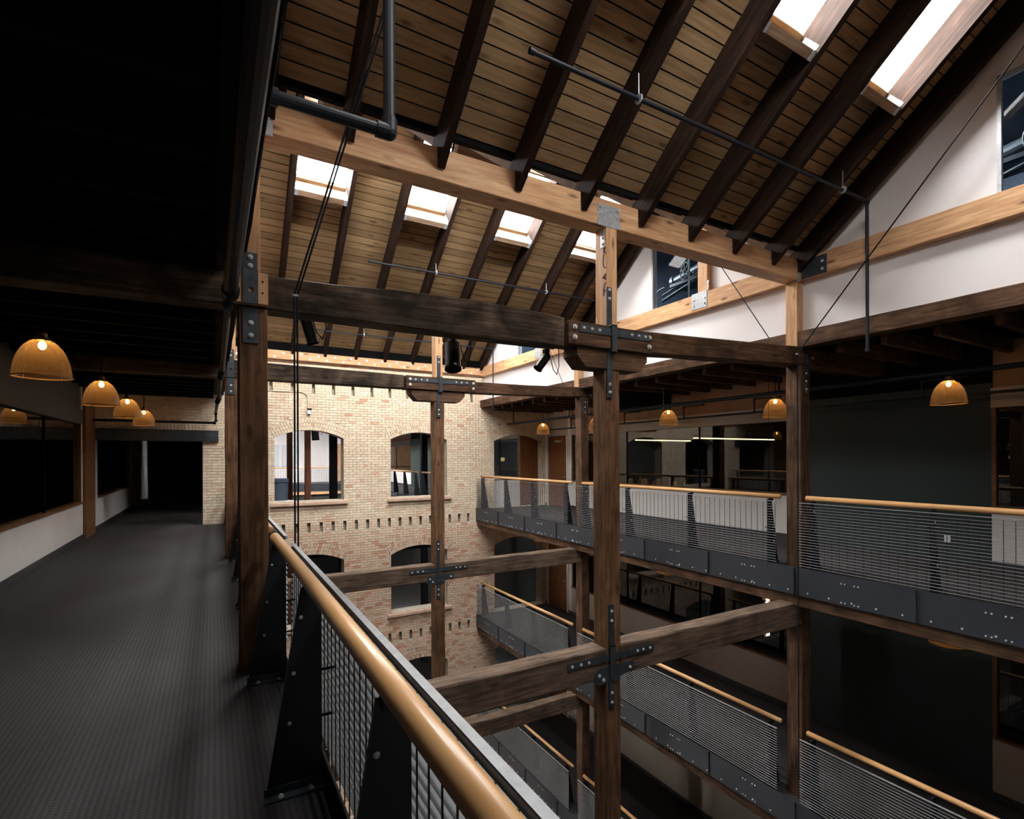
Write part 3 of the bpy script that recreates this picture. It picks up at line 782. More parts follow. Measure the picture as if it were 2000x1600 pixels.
    # side posts
    for a, b, sd in ((.175, .388, 'left'), (7.70, 7.93, 'right')):
        t = thing('timber_post', 'weathered square timber post at the %s walkway edge, %s' % (sd, who), 'post', (a, y, -10.48))
        ztop = (2.905 if near else 3.06) if sd == 'left' else (3.075 if near else 3.145)
        segs = [(-10.48, -.56), (-.56, ztop)] if sd == 'right' else [(-3.4, ztop)]
        fin('shaft', timber('Z', -10.48, ztop, a, b, y, y + .24, jit=.003), POSTM if sd == 'left' else OLD['Z'], t)
        ub = (3.175 if near else 3.385) if sd == 'left' else (3.352 if near else 3.385)
        u = thing('upper_post', 'fresh fir post above the tie beam on the %s, %s' % (sd, who), 'post', (a, y, ub))
        ua, ubx = (a + .0, b - .05) if sd == 'left' else (7.64, 7.80)
        fin('shaft', timber('Z', ub, 4.348, ua, ubx, y + .02, y + .20, jit=0, n=2, ch=.006), FIR['Z'], u)
        if sd == 'left':
            q = thing('iron_strap', 'stepped blue-black iron strap on the %s post, %s' % (sd, who), 'bracket', (.26, y, 2.6))
            f0 = y - .08 if near else y - .004
            zz = 2.91 if near else 3.07; z3 = 3.175 if near else 3.39
            fin('upper_leg', BX(.205, .312, y - .014, y - .001, z3, z3 + .165), STEEL, q)
            bm = bmesh.new(); yy0 = f0 - .012; yc_ = zz + (z3 - zz) * .5
            # middle leg with a bolt hole
            ring = []
            outer = [(.205, zz + .005), (.312, zz + .005), (.312, z3 + .0), (.205, z3 + .0)]
            n = 16; cxh, czh, rh = .262, yc_ - .02, .022
            inn = [(cxh + rh * math.cos(2 * math.pi * i / n), czh + rh * math.sin(2 * math.pi * i / n)) for i in range(n)]
            def edge(th):
                c, s = math.cos(th), math.sin(th); ts = []
                if c > 1e-6: ts.append((.312 - cxh) / c)
                if c < -1e-6: ts.append((.205 - cxh) / c)
                if s > 1e-6: ts.append((z3 - czh) / s)
                if s < -1e-6: ts.append((zz + .005 - czh) / s)
                m_ = min(ts); return (cxh + c * m_, czh + s * m_)
            corners = sorted([math.atan2(b_ - czh, a_ - cxh) % (2 * math.pi) for a_, b_ in outer] + [2 * math.pi * i / n for i in range(n)])
            for i, th in enumerate(corners):
                th2 = corners[(i + 1) % len(corners)]
                if i == len(corners) - 1: th2 += 2 * math.pi
                A = (cxh + rh * math.cos(th), czh + rh * math.sin(th)); B = edge(th); C = edge(th2); D = (cxh + rh * math.cos(th2), czh + rh * math.sin(th2))
                if th2 - th < 1e-5: continue
                prism(bm, [A, B, C, D], 'y', yy0, yy0 + .012)
            fin('middle_leg', bm, STEEL, q)
            fin('step', BX(.205, .312, yy0, y - .001, z3, z3 + .012), STEEL, q)
            fin('lower_leg', BX(.205, .318, y - .014, y - .001, zz - .29, zz - .01), STEEL, q)
            bolts(q, [(.262, y - .014, z3 + .13), (.262, y - .014, z3 + .06), (.265, y - .014, zz - .13), (.265, y - .014, zz - .23)])
        else:
            q = thing('iron_strap', 'dark iron strap on the inner face of the %s post, %s' % (sd, who), 'bracket', (a, y, 2.6))
            fin('strap_leg', BX(a + .08, a + .15, y - .012, y - .001, ztop - .42, ztop - .01), STEEL, q)
            fin('strap_leg', BX(a + .10, a + .17, y - .016, y - .004, ztop + .01, ub + .25), STEEL, q)
            bolts(q, [(a + .115, y - .012, ztop - z) for z in (.12, .24, .36)], s=.9)
frame_row(Y1, 0)
frame_row(Y2, 1)
for a, b, sd in ((.175, .388, 'left'), (7.70, 7.93, 'right')):
    o = fin('timber_post', timber('Z', -10.48, 2.945, a, b, Y0, Y0 + .24, jit=.003), POSTM)
    tag(o, 'square timber post at the %s walkway edge beside the camera' % sd, 'post')
o = fin('tie_beam', timber('X', -2.4, 10.2, Y0, Y0 + .24, 2.95, 3.22, jit=.003), OLD['X']); tag(o, 'old tie beam overhead at the camera position', 'beam')

# ------------------------------------------------------------------ balustrades
def balustrade(side, lv, y0, y1, posts, label, fine=False, grp=None):
    """side +1: right walkway (atrium to the left), -1: left walkway"""
    z = -LV * lv
    if side > 0: xr, xm, xp = 7.655, 7.50, 7.553
    else: xr, xm, xp = .422, .555, .487
    s = side
    t = thing('balustrade', label, 'railing', (xr, y0, z), grp)
    bm = bmesh.new(); cyl(bm, (xr, y0, z + 1.07), (xr, y1, z + 1.07), .037, seg=24)
    for yy in (y0, y1): bmesh.ops.create_uvsphere(bm, u_segments=24, v_segments=6, radius=.0365, matrix=Matrix.Translation((xr, yy, z + 1.07)) @ Matrix.Diagonal((1, .35, 1, 1)))
    fin('handrail', bm, MAPLE, t, smooth=True)
    for yp in posts:
        bm = bmesh.new()
        prism(bm, [(xp, z + .012), (xp + s * .265, z + .012), (xp + s * .10, z + 1.03), (xp, z + 1.03)], 'y', yp - .008, yp + .008)
        p = fin('post_plate', bm, DARKST, t)
        fin('base_angle', BX((min(xp - s * .01, xp + s * .275), max(xp - s * .01, xp + s * .275), yp - .065, yp - .009, z + .001, z + .010), (min(xp - s * .01, xp + s * .275), max(xp - s * .01, xp + s * .275), yp - .016, yp - .009, z + .010, z + .05)), STEEL, p)
        bm = bmesh.new()
        for zz in (.59, .35): cyl(bm, (xp + s * .03, yp, z + zz), (xm, yp + .0, z + zz), .008, seg=8)
        box(bm, min(xr - .02, xr + .02), xr + .02, yp - .02, yp + .02, z + 1.0, z + 1.04)
        fin('bracket_pin', bm, DARKST, p)
        if lv == 0:
            bolts(p, [(xp + s * .10, yp - .008, z + .88), (xp + s * .135, yp - .008, z + .60), (xp + s * .155, yp - .008, z + .35)], s=.5)
            if fine: bolts(p, [(xp + s * .06, yp - .04, z + .010), (xp + s * .2, yp - .04, z + .010)], (math.pi / 2 * -1, 0, 0), .7)
    g0, g1 = y0 - .03, y1 + .03
    # grating: flat bars with cross rods
    x_in = xm + s * .0
    fin('top_bar', BX(xm - .015, xm + .015, g0, g1, z + 1.003, z + 1.010), GRATE, t)
    if fine:
        me = bpy.data.meshes.new('grating_bar'); bb = BX(-.015, .015, 0, g1 - g0, -.0025, .0025); bmesh.ops.recalc_face_normals(bb, faces=bb.faces); bb.to_mesh(me); bb.free(); me.materials.append(GRATE)
        zz = .10
        while zz < .985:
            sub('grating_bar', me, t, (xm, g0, z + zz), (0, .28 * s, 0)); zz += .0441
        rm = bpy.data.meshes.new('grating_rod'); bb = BX(-.0025, .0025, -.0025, .0025, .06, .985); bmesh.ops.recalc_face_normals(bb, faces=bb.faces); bb.to_mesh(rm); bb.free(); rm.materials.append(ROD)
        y = g0 + .02
        while y < g1:
            sub('grating_rod', rm, t, (xm + s * .0215, y, z)); y += .1016
    else:
        bm = bmesh.new(); zz = .08
        while zz < .97:
            box(bm, xm - .009, xm + .009, g0, g1, z + zz - .002, z + zz + .002); zz += .04
        stuff(fin('grating_bar', bm, GRATE, t))
        bm = bmesh.new(); y = g0 + .02
        while y < g1:
            box(bm, xm + s * .008, xm + s * .014, y - .003, y + .003, z + .06, z + .985); y += .1016
        stuff(fin('grating_rod', bm, ROD, t))
balustrade(-1, 0, -.40, 4.52, [4.39, 2.87, 1.44, -.1], 'near left balustrade with round maple handrail, black steel plates and grey grating', True)
balustrade(-1, 0, 5.02, 9.92, [5.2, 6.7, 8.2, 9.7], 'left walkway balustrade just behind the nearest left post', True)
balustrade(-1, 0, 10.42, 15.38, [10.6, 12.1, 13.6, 15.1], 'left walkway balustrade of the farthest bay, ending at the brick wall')
for k in range(3):
    nm = ('top', 'middle', 'lowest')[k]
    for y0, y1, ps, w in ((-.45, 4.55, (4.45, 2.97, 1.45, -.1), 'nearest bay on the far right'), (4.97, 9.97, (9.95 - .1, 8.37, 6.70, 5.12), 'middle bay between the two right-hand posts'), (10.40, 15.40, (15.2, 13.66, 12.15, 10.6), 'farthest bay, ending at the brick wall')):
        balustrade(1, k, y0, y1, ps, '%s level balustrade across the atrium, %s' % (nm, w))

# ------------------------------------------------------------------ side walls of the walkways
def wall_run(x, side, z, segs, name, zc=3.42):
    """segs: (y0,y1,type). side=+1 wall faces -x (right wall)"""
    w = struct(empty(name, (x, YBACK, z)))
    d = .12 * side
    def bx(y0, y1, z0, z1, mat, nm, off=0., th=None):
        a, b = x + off * side, x + off * side + (th if th else .12) * side
        return fin(nm, BX(min(a, b), max(a, b), y0, y1, z + z0, z + z1), mat, w)
    for y0, y1, ty in segs:
        if ty.startswith('win'):
            sl = .90 if side > 0 else .76
            bx(y0, y1, 0, sl, WHITE2 if z > -1 else BEIGE, 'low_wall'); bx(y0, y1, 0, .10, BASEB, 'baseboard', -.012, .012)  # lower levels take beige: their dim warm light is put into the colour
            bx(y0 + .001, y1 - .001, sl, sl + .035, TRIMW, 'sill', -.03, .17)
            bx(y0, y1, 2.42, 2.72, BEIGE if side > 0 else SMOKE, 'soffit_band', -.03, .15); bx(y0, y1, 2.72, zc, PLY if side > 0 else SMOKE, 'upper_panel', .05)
            bx(y0, y0 + .05, sl + .035, 2.42, TRIMW, 'jamb'); bx(y1 - .05, y1, sl + .035, 2.42, TRIMW, 'jamb')
            n = max(1, round((y1 - y0) / 2.6))
            for i in range(n):
                a = y0 + .05 + (y1 - y0 - .1) * i / n; b = y0 + .05 + (y1 - y0 - .1) * (i + 1) / n
                bm = bmesh.new(); xx = x + .05 * side; quad(bm, [(xx, a, z + sl + .035), (xx, b, z + sl + .035), (xx, b, z + 2.42), (xx, a, z + 2.42)])
                fin('pane', bm, TGLASS, w)
                if i: bx(a - .012, a + .012, sl + .035, 2.42, BLACK, 'mullion', .03, .04)
        elif ty == 'solid': bx(y0, y1, 0, zc, WHITE2, 'partition'); bx(y0, y1, 0, .10, BASEB, 'baseboard', -.012, .012)
        elif ty == 'teal': bx(y0, y1, 0, 2.80, TEAL, 'teal_partition'); bx(y0, y1, 2.80, zc, BLACK, 'upper_panel')
        elif ty == 'door':
            bx(y0, y1, 2.42, zc, BEIGE, 'upper_panel'); bx(y0, y0 + .07, 0, 2.42, WHITE2, 'door_frame', -.02); bx(y1 - .07, y1, 0, 2.42, WHITE2, 'door_frame', -.02)
            dd = bx(y0 + .07, y1 - .07, 0.01, 2.40, DOORW, 'door_leaf', .02, .05)
            bm = bmesh.new(); cyl(bm, (x - .02 * side, y0 + .16, z + 1.02), (x - .02 * side, y0 + .28, z + 1.02), .011, seg=8); cyl(bm, (x + .02 * side, y0 + .16, z + 1.02), (x - .02 * side, y0 + .16, z + 1.02), .012, seg=8)
            fin('handle', bm, GALV, dd)
            fin('door_closer', BX(x - .02, x + .02, y0 + .4, y0 + .75, z + 2.2, z + 2.27), GALV, dd)
        elif ty == 'recess':
            bx(y0, y1, 0, zc, NAVY, 'recess_back', .5, .1); bx(y0 - .02, y0 + .05, 0, zc, WHITE2, 'recess_cheek', 0, .6); bx(y1 - .05, y1, 0, zc, WHITE2, 'recess_cheek', 0, .6)
        elif ty == 'post':
            bx(y0, y1, 0, zc, TRIMW, 'wood_pilaster', -.05, .17)
    return w
for k in range(3):
    wall_run(XWR, 1, -LV * k, [(YBACK, 3.25, 'win'), (3.25, 6.15, 'teal'), (6.15, 13.95, 'win'), (13.95, 14.15, 'solid'), (14.15, 15.40, 'door'), (15.40, YB + .4, 'solid')], 'wall_right.%03d' % (k + 1))
wall_run(XWL, -1, 0, [(YBACK, 14.02, 'win'), (14.02, 14.15, 'solid'), (14.15, 15.2, 'post'), (15.2, 15.76, 'solid'), (15.76, 21.5, 'win'), (21.5, 24.4, 'solid'), (24.4, 26.8, 'recess'), (26.8, 27.4, 'solid'), (27.4, 28.7, 'post'), (28.7, 37., 'win'), (37., FARY, 'solid')], 'wall_left.001', 3.40)
for k in (1, 2): struct(fin('wall_left', BX(XWL - .12, XWL, YBACK, YB, -LV * k, -LV * k + 3.3), WHITE2))
# rooms behind the glass
def room(name, x0, x1, y0, y1, z0, z1, mat, opn):
    bm = bmesh.new(); t = .05
    if opn != 'x0': box(bm, x0 - t, x0, y0, y1, z0, z1)
    if opn != 'x1': box(bm, x1, x1 + t, y0, y1, z0, z1)
    box(bm, x0, x1, y0 - t, y0, z0, z1); box(bm, x0, x1, y1, y1 + t, z0, z1)
    box(bm, x0, x1, y0, y1, z1, z1 + t); box(bm, x0, x1, y0, y1, z0 - t, z0)
    return struct(fin(name, bm, mat))
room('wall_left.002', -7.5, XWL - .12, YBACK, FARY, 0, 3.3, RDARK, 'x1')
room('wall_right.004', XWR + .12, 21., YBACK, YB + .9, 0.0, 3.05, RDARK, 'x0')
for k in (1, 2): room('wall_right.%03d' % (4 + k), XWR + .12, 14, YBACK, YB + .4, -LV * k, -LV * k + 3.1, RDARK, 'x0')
# ceilings over the walkways
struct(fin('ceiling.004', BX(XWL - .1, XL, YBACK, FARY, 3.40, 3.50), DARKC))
bm = bmesh.new(); y = YBACK + .2
while y < YB: box(bm, XWL, .01, y, y + .08, 3.20, 3.40); y += .60
o = struct(empty('ceiling.005', (XWL, YBACK, 3.2))); stuff(fin('joist', bm, BLACK, o))
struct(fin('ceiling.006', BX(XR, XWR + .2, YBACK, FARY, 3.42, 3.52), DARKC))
bm = bmesh.new(); y = YBACK + .2
while y < YB: box(bm, XR + .13, XWR, y, y + .08, 3.22, 3.42); y += .60
o = struct(empty('ceiling.007', (XR, YBACK, 3.2))); stuff(fin('joist', bm, OLD['X'], o))
# end wall behind the camera
struct(fin('wall_front', BX(XWL - .3, XWR + .3, YBACK - .2, YBACK, -10.5, 7.4), WHITE2))
struct(fin('wall_left.003', BX(XWL - .3, XWL - .13, YBACK, YB, -10.5, 0), RDARK))
struct(fin('wall_right.007', BX(14.2, 14.3, YBACK, YB, -10.5, 0), RDARK))

# windows in the gable wall and the hoist room behind
for k, w in enumerate(GW):
    o = struct(empty('window_%d' % WN, (XR, w[0], w[2]))); WN += 1
    bm = bmesh.new(); quad(bm, [(XR + .03, w[0], w[2]), (XR + .03, w[1], w[2]), (XR + .03, w[1], w[3]), (XR + .03, w[0], w[3])]); fin('pane', bm, GGLASS, o)
    fin('frame', BX((XR - .008, XR + .04, w[1] - .035, w[1] + .004, w[2], w[3]), (XR - .008, XR + .04, w[0], w[1], w[3] - .03, w[3] + .004)), GALV, o)
    room('wall_right.%03d' % (10 + k), XR + .15, 11.2, w[0] - 1.2, w[1] + 1.6, 3.6, 6.6, NAVY, 'x0')
for k, (dy, lb) in enumerate(((0, 'behind the gable window just above the nearest glulam'), (-5.42, 'seen dimly through the nearest gable window'))):
    m = thing('hoist_machine', 'grey hoist machine with spoked wheel ' + lb, 'machine', (8.7, 7.6 + dy, 3.65))
    c = Vector((8.6, 7.69 + dy, 5.59)); bm = bmesh.new(); n = 28
    for i in range(n):
        a0, a1 = 2 * math.pi * i / n, 2 * math.pi * (i + 1) / n
        cyl(bm, c + Vector((.10 * math.cos(a0) * .6, .165 * math.cos(a0), .175 * math.sin(a0))), c + Vector((.10 * math.cos(a1) * .6, .165 * math.cos(a1), .175 * math.sin(a1))), .014, seg=6)
    fin('wheel_rim', bm, MACH, m)
    bm = bmesh.new()
    for i in range(6):
        a0 = math.pi * i / 3 + .4; cyl(bm, c, c + Vector((.06 * math.cos(a0), .165 * math.cos(a0), .175 * math.sin(a0))), .010, seg=6)
    cyl(bm, c + Vector((-.05, 0, 0)), c + Vector((.25, 0, 0)), .03, seg=10)
    fin('spoke', bm, MACH, m)
    iron = STEEL
    bm = bmesh.new(); cyl(bm, (8.95, 8.25 + dy, 5.60), (8.95, 7.2 + dy, 5.75), .10, seg=14); cyl(bm, (8.95, 8.33 + dy, 5.59), (8.95, 8.25 + dy, 5.60), .13, seg=14); cyl(bm, (8.95, 7.6 + dy, 5.70), (8.95, 7.5 + dy, 5.95), .07, seg=10); fin('drum', bm, iron, m)
    bm = bmesh.new(); cyl(bm, (8.75, 8.45 + dy, 5.18), (8.75, 7.1 + dy, 5.48), .035, seg=8); cyl(bm, (8.75, 8.45 + dy, 5.30), (8.75, 7.1 + dy, 5.58), .03, seg=8); box(bm, 8.7, 9.2, 7.0 + dy, 8.2 + dy, 5.40, 5.46); fin('arm', bm, iron, m)
    bm = bmesh.new(); cyl(bm, (8.6, 7.58 + dy, 3.65), (8.6, 7.58 + dy, 6.2), .02, seg=8); fin('pole', bm, MACH, m)
    pts = [(8.7, 8.75 + .62 * math.cos(a) + dy, 4.75 + .62 * math.sin(a)) for a in [math.radians(q) for q in range(90, 200, 10)]]
    pts = [(8.7, 8.35 + .0 + dy, 5.45)] + [(8.7, 8.35 + .58 * math.sin(a) + dy, 4.87 + .58 * math.cos(a)) for a in [math.radians(q) for q in range(10, 100, 10)]] + [(8.7, 8.95 + dy, 3.7)]
    fin('hose', tube(pts, .018, 8), MACH, m)
    fin('cabinet', BX(9.2, 9.9, 7.0 + dy, 7.5 + dy, 3.65, 5.2), iron, m)
def lamp_and_fill_light(loc, power, col=(1., .66, .32), r=.03):
    l = bpy.data.lights.new('bulb_and_fill_light', 'POINT'); l.energy = power; l.color = col; l.shadow_soft_size = r
    o = bpy.data.objects.new('bulb_and_fill_light', l); COL.objects.link(o); o.location = loc; return o
for dy in (0, -5.42):
    q = lamp_and_fill_light((10.2, 8.6 + dy, 6.3), 2.2 if dy == 0 else .4, (.75, .88, 1.), .15)  # no fixture here: faint fill light added inside each hoist room

# ------------------------------------------------------------------ pendant lamps
def make_lamp(loc, label, group, rod=.45):
    x, y, z = loc
    t = thing('pendant_lamp', label, 'lamp', loc, group)
    t['_w'] = (0., 0., 0.)
    bm = bmesh.new(); prof = [(.213, 0), (.210, .04), (.203, .09), (.192, .145), (.174, .20), (.150, .250), (.120, .292), (.090, .322), (.062, .338)]
    lathe(bm, prof, (0, 0, 0), seg=96, rib=.012); fin('shade', bm, SHADE, t)
    bm = bmesh.new(); lathe(bm, [(.222, -.006), (.224, .004), (.214, .008), (.210, -.002), (.222, -.006)], (0, 0, 0), seg=48); fin('rim', bm, JARRIM, t, True)
    bm = bmesh.new(); lathe(bm, [(.066, .333), (.062, .350), (.04, .357), (.038, .40), (.028, .415), (.012, .43)], (0, 0, 0), seg=20, cap=True)
    for i in range(6):
        a = math.pi * i / 3; cyl(bm, (.035 * math.cos(a), .035 * math.sin(a), .378), (.072 * math.cos(a), .072 * math.sin(a), .325), .006, seg=6)
    fin('socket_cap', bm, BRASS, t)
    bm = bmesh.new(); cyl(bm, (0, 0, .43), (0, 0, .40 + rod), .007, seg=8); fin('stem', bm, BLACK, t)
    bm = bmesh.new(); bmesh.ops.create_uvsphere(bm, u_segments=14, v_segments=10, radius=.030, matrix=Matrix.Translation((0, 0, .290)) @ Matrix.Diagonal((1, 1, 1.3, 1))); fin('bulb', bm, BULB, t, True)
    return t
BRASS = plain('aged_brass', (.30, .17, .06), .35, .8)
JARRIM = plain('amber_glass_rim', (.75, .42, .15), .2)
def copy_thing(src, loc, label, group=None):
    c = src.copy(); COL.objects.link(c); c.location = loc; c['label'] = label
    if group: c['group'] = group
    for ch in src.children:
        d = ch.copy(); COL.objects.link(d); d.parent = c
    return c
LP = 5.
src = None
lamps = []
nm_l = ['largest amber glass dome lamp at the upper left, nearest over the left walkway', 'second amber dome lamp from the camera over the left walkway', 'third amber dome lamp over the left walkway, overlapping the fourth', 'fourth, smallest amber dome lamp over the left walkway, nearest the brick wall']
for (y, lb) in zip((6.30, 9.22, 11.78, 14.40), nm_l): lamps.append(((-1.36, y, 2.45), lb, 'amber dome lamps over the left walkway', .55, 1.))
nm_r = ['amber dome lamp on the far right in front of the dark teal wall', 'amber dome lamp just left of the nearest right-hand post', 'amber dome lamp right of the central post, in front of the glazed room', 'amber dome lamp half hidden behind the central post', 'amber dome lamp nearest the brick wall, above the far end of the right walkway']
for (y, lb) in zip((3.43, 6.13, 8.82, 11.5, 14.2), nm_r): lamps.append(((9.30, y, 2.45), lb, 'amber dome lamps over the top right walkway', .55, 1.))
nm_2 = ['glowing amber lamp rim hanging below the top deck at the lower right', 'amber lamp below the top deck behind the right-hand cross beam end', 'amber lamp ring below the top deck, right of the central post', 'amber lamp below the top deck, just left of the central post', 'amber lamp ring below the top deck near the brick wall']
for (y, lb) in zip((3.45, 6.15, 8.88, 11.6, 14.35), nm_2): lamps.append(((9.30, y, -1.05), lb, 'amber dome lamps under the top right deck', .40, 1.))
lamps.append(((9.3, 19.6, 2.45), 'amber dome lamp seen beyond through the right-hand arched opening', None, .55, 1.))
lamps.append(((-1.36, 18.6, 2.45), 'amber dome lamp beyond the lintel in the left corridor', None, .55, 1.))
for loc, lb, g, rod, pw in lamps:
    if src is None or rod != .55: 
        q = make_lamp(loc, lb, g, rod)
        if src is None: src = q
    else: copy_thing(src, loc, lb, g)
    lamp_and_fill_light((loc[0], loc[1], loc[2] + .262), LP * pw, r=.02)

# ------------------------------------------------------------------ pipes
def pipe(name, label, pts, r, fit=.25, extra=None, cat='pipe', mat=PIPE, seg=14):
    t = thing(name, label, cat, pts[0]); fin('run', tube(pts, r, seg, fit), mat, t)
    if extra: extra(t)
    return t
def hangers(pts, h):
    def f(t):
        for p in pts:
            bm = bmesh.new(); cyl(bm, p, (p[0], p[1], p[2] + h), .004, seg=6)
            cyl(bm, (p[0] - .008, p[1], p[2]), (p[0] + .008, p[1], p[2]), .045, seg=12); fin('hanger', bm, GALV, t)
    return f
pipe('drain_pipe', 'thick black pipe with elbow and riser in front of the rafters, upper left', [(.26, 3.45, 3.885), (1.035, 3.45, 3.885), (1.035, 3.45, 5.36)], .040, .30)
pipe('sprinkler_pipe', 'thin dark sprinkler pipe under the nearest roof slope, dropping at its right end', [(2.24, 3.6, 5.005), (7.42, 3.6, 5.03), (7.42, 3.6, 3.06)], .020, .35, hangers([(3.43, 3.6, 5.01), (6.85, 3.6, 5.03)], .24))
pipe('sprinkler_pipe', 'thin sprinkler pipe under the second roof slope, above the smoky tie beam', [(2.33, 9.02, 5.085), (7.42, 9.02, 5.13), (7.42, 9.02, 3.2)], .018, .35, hangers([(3.57, 9.02, 5.10), (6.0, 9.02, 5.12)], .18))
pipe('sprinkler_pipe', 'thin sprinkler pipe under the farthest roof slope near the brick wall', [(2.36, 14.44, 5.06), (7.60, 14.44, 5.09), (7.60, 14.44, 3.22), (8.1, 14.44, 3.22)], .016, .35, hangers([(3.6, 14.44, 5.07), (5.9, 14.44, 5.08)], .18))
for (x, y, z) in ((3.43, 3.6, 0),): pass
pipe('sprinkler_main', 'thick black pipe running along the edge of the dark left ceiling towards the brick wall', [(.115, -3., 2.94), (.115, 4.45, 2.94)], .048, .3)
pipe('sprinkler_main', 'thinner black pipe with joints stepping down beyond the nearest left post', [(.10, 4.45, 2.84), (.10, 7.4, 2.78), (.08, 7.4, 2.70), (.08, 9.6, 2.66), (.06, 9.6, 2.6), (.06, 14.9, 2.84), (.06, 14.9, 2.60)], .026, .4)
pipe('sprinkler_main', 'black horizontal pipe in front of the brick above the steel lintel', [(XWL, 14.95, 2.58), (.06, 14.95, 2.58)], .03, .3)
pipe('sprinkler_main', 'blue-black pipe running above the amber lamps of the top right walkway', [(8.6, YBACK, 2.81), (8.6, 15.3, 2.81)], .036, .0, hangers([(8.6, y, 2.81) for y in (14., 10.9, 8.3, 5.6, 2.2)], .4))
def branch(y, i):
    w = ('near the brick wall', 'left of the central post', 'right of the central post', 'left of the nearest right-hand post', 'at the far right')[i]
    pipe('branch_pipe', 'small black upturned branch pipe on the soffit pipe, %s' % w, [(9.9, y, 2.62), (9.9, y, 2.90), (9.9, y - .6, 2.90)], .016, .4)
for i, y in enumerate((13.5, 11.0, 8.9, 7.0, 4.0)): branch(y, i)
pipe('sprinkler_main', 'thin dark pipe along the soffit behind the lamps of the top right walkway', [(9.9, YBACK, 2.62), (9.9, 15.3, 2.62)], .022, 0)
for i, y in enumerate((5.6, 11.8, 14.9)):
    o = fin('riser_pipe', tube([(8.6, y, 2.81), (8.6, y, 3.25)], .018, 8, .3), PIPE); tag(o, 'short riser pipe up from the long pipe %s' % ('beside the nearest right-hand post', 'behind the second-row beam', 'by the brick wall')[i], 'pipe')
o = fin('air_duct', BX(8.75, 9.85, 9.25, 10.6, 2.90, 3.20), BLACK); tag(o, 'matt black air duct box under the ceiling right of the central post', 'duct')
# brace rods and hanging cables
def rods(label, pts, gap=.016, r=.0055, cat='cable'):
    t = thing('tension_rod', label, cat, pts[0])
    for s in (-gap / 2, gap / 2):
        fin('rod', tube([(a + s, b, c) for a, b, c in pts], r, 6), PIPE, t)
    bm = bmesh.new(); cyl(bm, (pts[1][0] - .02, pts[1][1], pts[1][2]), (pts[1][0] + .02, pts[1][1], pts[1][2]), .012, seg=8); fin('clip', bm, GALV, t)
rods('pair of dark rods slanting from the roof, then dropping past the tie beam left end', [(1.26, 3.14, 5.62), (.586, 4.55, 3.02), (.586, 4.55, -6.)], .024, .0075)
rods('pair of dark rods crossing the white gable wall to the nearest right-hand post', [(7.42, 2.0, 6.1), (7.35, 4.50, 3.18), (7.35, 4.50, -3.)], .014, .006)
o = fin('tension_rod', tube([(7.4, 7.2, 7.05), (7.4, 4.97, 3.5)], .008, 6), PIPE); tag(o, 'single thin rod crossing the white gable wall behind the nearest glulam', 'cable')
o = fin('tension_rod', tube([(7.4, 12.6, 7.0), (7.4, 10.35, 3.40)], .007, 6), PIPE); tag(o, 'single thin rod on the white gable wall near the brick wall', 'cable')
o = fin('hanging_cable', tube([(8.9, 6.0, 3.3), (8.9, 6.0, -.0)], .004, 6), BLACK); tag(o, 'thin cable hanging in front of the glazed room beside the lamp', 'cable')

# stage spotlights hanging under the smoky tie beam
def spot(c, d, length, r, label, y=5.02):
    c = Vector(c); d = Vector(d).normalized()
    t = thing('stage_spotlight', label, 'spotlight', tuple(c))
    e = c + d * length
    bm = bmesh.new(); cyl(bm, c, e, r, seg=20); fin('housing', bm, GLOSSB, t)
    bm = bmesh.new(); cyl(bm, e - d * .012, e + d * .006, r * 1.08, seg=20); fin('front_ring', bm, BLACK, t)
    bm = bmesh.new(); cyl(bm, c - d * .05, c, r * .55, r * .9, seg=16); fin('rear_cap', bm, BLACK, t)
    bm = bmesh.new()
    top = (c.x, c.y, c.z + .10)
    cyl(bm, top, c, .012, seg=8); cyl(bm, top, (c.x, (Y1 + .235) if c.y < 6 else YB + 1.6, c.z + .10), .012, seg=8); box(bm, c.x - .05, c.x + .05, c.y - .02, c.y + .02, c.z - .01, c.z + .02); box(bm, c.x - .03, c.x + .03, c.y - .03, c.y + .03, c.z + .04, c.z + .09)
    fin('yoke', bm, BLACK, t)
    pts = [c + Vector((r + .01, 0, -.0)), c + Vector((r + .05, 0, -.14)), c + Vector((r + .10, 0, -.19)), c + Vector((r + .13, 0, -.10)), c + Vector((r + .13, 0, .12))]
    fin('power_cord', tube(pts, .005, 6), BLACK, t)
    return t
spot((.73, 5.06, 2.99), (.34, .25, -1), .25, .052, 'small black stage spotlight under the left part of the smoky tie beam')
spot((2.19, 5.08, 2.89), (-.10, -.30, -1), .29, .082, 'largest black stage spotlight beside the second-row central post')
spot((3.36, 5.06, 2.86), (-.75, .1, -1), .18, .050, 'tilted black stage spotlight left of the central corbel')
# small items on the brick wall
t = thing('wall_sensor', 'small white sensor box with conduit above the left arched opening', 'sensor', (2.32, YB - .04, 2.94))
fin('housing', BX(2.28, 2.37, YB - .07, YB - .003, 2.93, 3.04), PLATE, t); fin('visor', BX(2.28, 2.39, YB - .08, YB - .003, 3.04, 3.08), BLACK, t)
fin('conduit', tube([(XL + .1, YB - .02, 3.50), (2.14, YB - .02, 3.53), (2.28, YB - .02, 3.45), (2.30, YB - .02, 3.06)], .012, 8), MORTAR, t)
o = fin('outlet_plate', BX(XWR - .015, XWR - .001, 3.76, 3.84, .30, .42), PLATE); tag(o, 'white outlet plate low on the dark teal wall', 'outlet')

